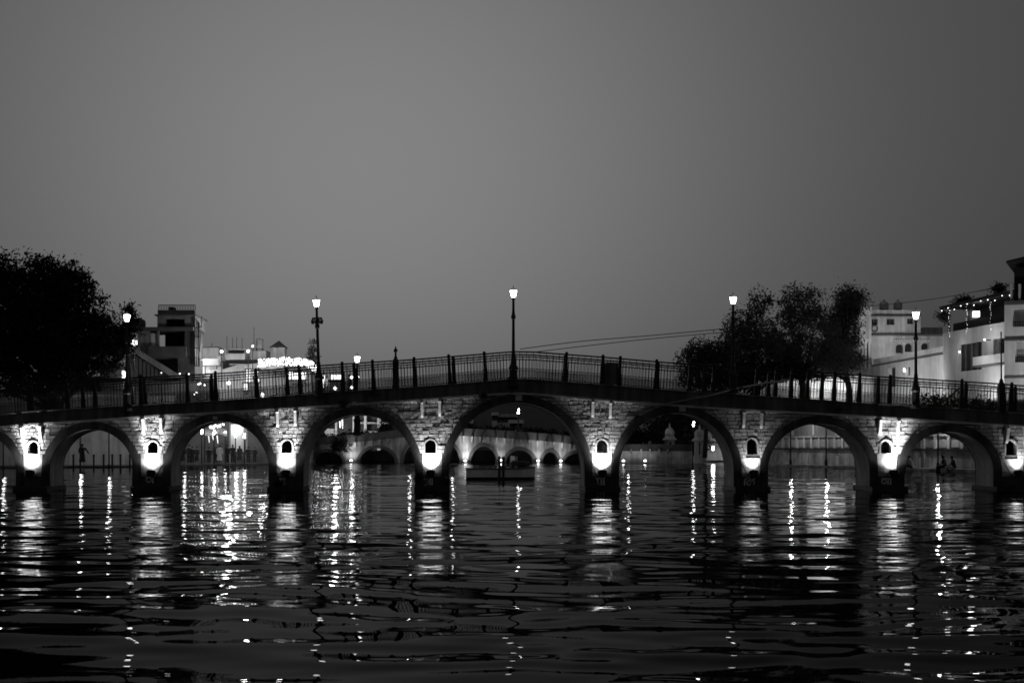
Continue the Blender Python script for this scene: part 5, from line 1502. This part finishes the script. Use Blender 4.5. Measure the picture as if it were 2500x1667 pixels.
# ------------------------------------------------------------------ boats, mooring poles
def boat(px0, px1, ytop, ywat, Y, label, m):
    x0, x1 = X(px0, Y), X(px1, Y); zt = Z(ytop, Y)
    zt -= WL
    t = thing('moored_boat', ((x0+x1)/2, Y, 0), label, 'boat', 'boats moored beyond the bridge')
    n = 16; L_ = x1-x0; rows = []
    for i in range(n+1):
        s = i/n
        wv = .62*(1-max(0, (s-.72)/.28)**2)**.5*(1-.25*max(0, .1-s)/.1) if s < 1 else .02
        sheer = .10*max(0, (s-.7)/.3)**2+.03*(.3-s if s < .3 else 0)
        x = x0+L_*s
        zk = -.14+.30*max(0, (s-.82)/.18)**2
        rows.append([(x, Y-wv, zt+sheer), (x-.0, Y-wv*.92, .12), (x-.12*s, Y-wv*.45, zk), (x-.12*s, Y+wv*.45, zk), (x, Y+wv*.92, .12), (x, Y+wv, zt+sheer)])
    b = MB(); k = 0
    for r in rows: b.v += r
    for i in range(n):
        for j in range(5): b.f.append((i*6+j, (i+1)*6+j, (i+1)*6+j+1, i*6+j+1))
    b.f += [(0, 1, 2, 3, 4, 5), tuple(n*6+j for j in (5, 4, 3, 2, 1, 0))]
    b.build('hull', m, t, False)
    b = MB()
    for i in range(n):
        for j in (0, 5):
            b.tube(rows[i][j], rows[i+1][j], .035, .035, 5)
    b.build('gunwale', M_trim, t)
    b = MB()
    for s in (.25, .5, .75): b.box(x0+L_*s-.12, x0+L_*s+.12, Y-.5, Y+.5, zt-.16, zt-.12)
    b.build('thwart', M_trim, t)
    b = MB()
    for i in range(9): b.box(x0+L_*(.1+.075*i), x0+L_*(.1+.075*i)+.16, Y-.12, Y-.07, zt-.14, zt+.16)
    b.build('seat_back', M_grey, t)
    b = MB()
    for a, c in zip(rows[:-1], rows[1:]): b.quad((a[1][0], a[1][1]-.012, .11), (c[1][0], c[1][1]-.012, .11), (c[1][0], c[1][1]-.008, -.04), (a[1][0], a[1][1]-.008, -.04))
    b.build('waterline_stripe', M_dark, t)
    t.location.z = WL
boat(1138, 1306, 1144, 1171, 72.5, 'long pale boat moored behind the two poles in the tallest arch', M_boat)
boat(1244, 1292, 1129, 1138, 112, 'small dark boat beyond the pale boat, under the far bridge', M_dgrey)
for px, dy, lab in ((1219, 0, 'left of the two mooring poles in front of the pale boat'), (1229, .3, 'right of the two mooring poles in front of the pale boat')):
    Y = 71.0+dy; x = X(px, Y)
    t = thing('mooring_pole', (x, Y, 0), lab, 'pole', 'mooring poles by the pale boat')
    b = MB(); b.lathe((x, Y, -.7), [(.07, 0), (.065, 1.6), (.06, 2.0), (.03, 2.04)], 8); b.build('shaft', M_bark, t)
    b = MB(); b.lathe((x, Y, .55), [(.08, 0), (.085, .04), (.08, .1)], 8); b.build('rope_ring', M_cable, t)

# ------------------------------------------------------------------ people
def skin_mesh(name, joints, bones, radii):
    me = bpy.data.meshes.new(name+'_sk'); me.from_pydata(joints, bones, [])
    ob = bpy.data.objects.new(name+'_sk', me); COL.objects.link(ob)
    md = ob.modifiers.new('s', 'SKIN')
    sv = me.skin_vertices[0].data
    for i, r in enumerate(radii):
        sv[i].radius = (r, r) if not isinstance(r, tuple) else r
    sv[0].use_root = True
    md2 = ob.modifiers.new('d', 'SUBSURF'); md2.levels = 1; md2.render_levels = 1
    dg = bpy.context.evaluated_depsgraph_get()
    res = bpy.data.meshes.new_from_object(ob.evaluated_get(dg)); res.name = name
    bpy.data.objects.remove(ob); bpy.data.meshes.remove(me)
    res.polygons.foreach_set('use_smooth', [True]*len(res.polygons))
    return res
def body(pose):
    if pose == 'stand':
        J = [(0, 0, .95), (0, 0, 1.12), (0, 0, 1.34), (0, -.01, 1.47), (0, -.02, 1.6), (0, -.02, 1.7)]
        legs = lambda s: [(s*.09, 0, .88), (s*.10, -.02, .5), (s*.11, .02, .1), (s*.12, -.13, .04)]
        arms = lambda s: [(s*.18, 0, 1.40), (s*.25, .03, 1.13), (s*.24, -.06, .9), (s*.235, -.09, .80)]
    elif pose == 'reach':
        J = [(0, 0, .95), (0, 0, 1.12), (0, 0, 1.34), (0, -.01, 1.47), (0, -.02, 1.6), (0, -.02, 1.7)]
        legs = lambda s: [(s*.09, 0, .88), (s*.11, -.03+.05*s, .5), (s*.13, .02+.08*s, .1), (s*.14, -.12+.08*s, .04)]
        arms = lambda s: [(s*.18, 0, 1.40), (s*.34, 0, 1.18), (s*.46, -.08, .98), (s*.49, -.11, .90)] if s > 0 else [(s*.18, 0, 1.40), (s*.25, .03, 1.13), (s*.2, -.14, .98), (s*.14, -.19, 1.0)]
    else:       # sitting on an edge, leaning forward, feet hanging
        J = [(0, .05, .12), (0, .03, .28), (0, -.03, .5), (0, -.08, .63), (0, -.13, .75), (0, -.14, .85)]
        legs = lambda s: [(s*.09, 0, .10), (s*.13, -.42, .14), (s*.14, -.46, -.28), (s*.14, -.60, -.33)]
        arms = lambda s: [(s*.18, -.03, .56), (s*.24, -.10, .30), (s*.14, -.34, .24), (s*.10, -.42, .22)]
    R = [.12, .11, (.15, .11), .055, .095, .075]
    B = [(0, 1), (1, 2), (2, 3), (3, 4), (4, 5)]
    for s in (-1, 1):
        n = len(J); J += legs(s); R += [.09, .062, .042, .036]; B += [(0, n), (n, n+1), (n+1, n+2), (n+2, n+3)]
        n = len(J); J += arms(s); R += [.06, .042, .032, .03]; B += [(2, n), (n, n+1), (n+1, n+2), (n+2, n+3)]
    return J, B, R
BODY = {}
def get_body(pose):
    if pose not in BODY:
        J, B, R = body(pose); BODY[pose] = (skin_mesh('body', J, B, R), J)
    return BODY[pose]
def person(loc, pose, face, label, top, bottom, group, robe=False, scale=1.0, hairlong=False):
    me, J = get_body(pose)
    t = thing('person', (0, 0, 0), label, 'person', group)
    o = place('body', me, M_skin, t)
    hd = Vector(J[4])
    b = MB(); b.lathe((hd.x, hd.y+.018, hd.z-.02), [(.09, -.03), (.104, .02), (.10, .08), (.06, .135), (.01, .15)], 10)
    if hairlong: b.lathe((hd.x, hd.y+.06, hd.z-.3), [(.06, 0), (.09, .12), (.085, .3)], 8)
    b.build('hair', M_hair, t)
    c, w_ = Vector(J[2]), Vector(J[0])
    b = MB()
    if pose == 'sit':
        n = 10; rings = []
        for f_, rx, ry in ((-.15, .19, .16), (.3, .17, .14), (.8, .185, .13), (1.15, .20, .125), (1.3, .08, .07)):
            q = w_.lerp(c, f_); rings.append((q, rx, ry))
        for q, rx, ry in rings:
            for i in range(n): b.v.append((q.x+rx*math.cos(2*math.pi*i/n), q.y+ry*math.sin(2*math.pi*i/n), q.z))
        for j in range(len(rings)-1): b.f += [(j*n+i, j*n+(i+1) % n, (j+1)*n+(i+1) % n, (j+1)*n+i) for i in range(n)]
        b.build('shirt', top, t)
        b = MB()
        for s in (-1, 1):
            b.tube((s*.09, .06, .11), (s*.13, -.42, .14), .105, .085, 8); b.tube((s*.13, -.42, .16), (s*.14, -.46, -.22), .085, .07, 8)
        b.build('trousers', bottom, t)
    else:
        low = .32 if robe else .84
        b.lathe((0, 0, 0), [(.26 if robe else .19, low), (.19, .85 if robe else .9), (.165, 1.08), (.19, 1.3), (.20, 1.40), (.08, 1.47)], 10, 1, .72)
        for s in (-1, 1):
            a0 = J[[i for i in range(len(J)) if abs(J[i][0]-s*.18) < 1e-6 and J[i][2] > 1.3][0]]
            i0 = J.index(a0); b.tube(J[i0], J[i0+1], .075, .062, 7); b.tube(J[i0+1], J[i0+2], .062, .05, 7)
        b.build('robe' if robe else 'shirt', top, t)
        if not robe:
            b = MB()
            for s in (-1, 1):
                i0 = [i for i in range(len(J)) if abs(J[i][0]-s*.09) < 1e-6 and J[i][2] < .9][0]
                b.tube((J[i0][0], J[i0][1], .96), J[i0+1], .11, .085, 8); b.tube(J[i0+1], (J[i0+2][0], J[i0+2][1], .07), .085, .07, 8)
            b.build('trousers', bottom, t)
    t.location = loc; t.rotation_euler = (0, 0, face); t.scale = (scale,)*3
    return t
GP = 'people on the left quay'
person((X(201, 109), 109.0, .28), 'reach', math.radians(20), 'person in a long dark robe standing by the tall quay pole, one arm out', M_cloth_d, M_cloth_d, GP, True, 1.0, True)
crowd = [(446, 120.5, 'in dark clothes at the left edge of the second arch', 0), (462, 121.5, 'in dark clothes beside the first of the five lit lamps', 30), (470, 122, 'in dark clothes, close to the first lit lamp', -20),
         (481, 121.4, 'stooping figure in dark clothes left of the lit lamp pole', 50), (510, 122.6, 'in dark clothes left of the second lit lamp', 0), (527, 122.8, 'in dark clothes right of the second lit lamp', 180), (536, 123.2, 'in a pale shirt between the second and third lamps', 10),
         (556, 123.8, 'in dark clothes right of the third lit lamp', -40), (568, 124.4, 'in dark clothes in front of the bright doorway', 20), (585, 125, 'in dark clothes between the fourth and fifth lamps', 200), (606, 126.4, 'in dark clothes right of the fifth lamp', 0), (622, 127, 'in dark clothes near the right edge of the second arch', 30)]
for i, (px, Y, lab, fc) in enumerate(crowd):
    Y += (-1.6, .9, -.4, 1.6, -1.1, .3)[i % 6]*.8
    person((X(px, Y), Y, .28), 'stand', math.radians(fc), 'person standing ' + lab, M_cloth_l if 'pale' in lab else M_cloth_d, M_cloth_d, GP, i % 3 == 0, random.uniform(.84, 1.06), i % 3 == 0)
GS = 'people sitting by the water on the right bank'
# the ledge edge runs along the bank: sit on it
def on_edge(px):
    w_ = Wall(RWx[3], RWx[4]); u_ = w_.u(px); return w_.pt(u_, .34, -.02), w_
for px, lab, top, bot, fc in ((2224, 'person sitting by the water in a pale shirt at the left of the last arch', M_cloth_l, M_cloth_d, -25), (2305, 'person sitting upright by the water in dark clothes, left one of the couple', M_cloth_d, M_cloth_d, -10), (2327, 'person in a dark top and pale trousers leaning towards the other of the couple', M_cloth_d, M_cloth_l, -60)):
    p_, w_ = on_edge(px)
    base_ang = math.atan2(w_.n.y, w_.n.x)+math.pi/2
    person(p_, 'sit', base_ang+math.radians(fc), lab, top, bot, GS)

# ------------------------------------------------------------------ power lines
PG = 'power lines across the sky'
cable('power_line', [P(1270, 852, 95), P(1420, 833, 95), P(1600, 818, 95), P(1900, 790, 95)], .028, M_cable, 'upper of two faint wires rising to the right tree', 'wire', PG)
cable('power_line', [P(1300, 860, 95), P(1450, 842, 95), P(1620, 824, 95), P(1900, 800, 95)], .026, M_cable, 'lower of two faint wires rising to the right tree', 'wire', PG)
cable('power_line', [P(2050, 752, 110), P(2180, 742, 110), P(2330, 722, 104), P(2500, 688, 98), P(2600, 668, 94)], .028, M_cable, 'faint wire above the white house roof at the right', 'wire', PG)
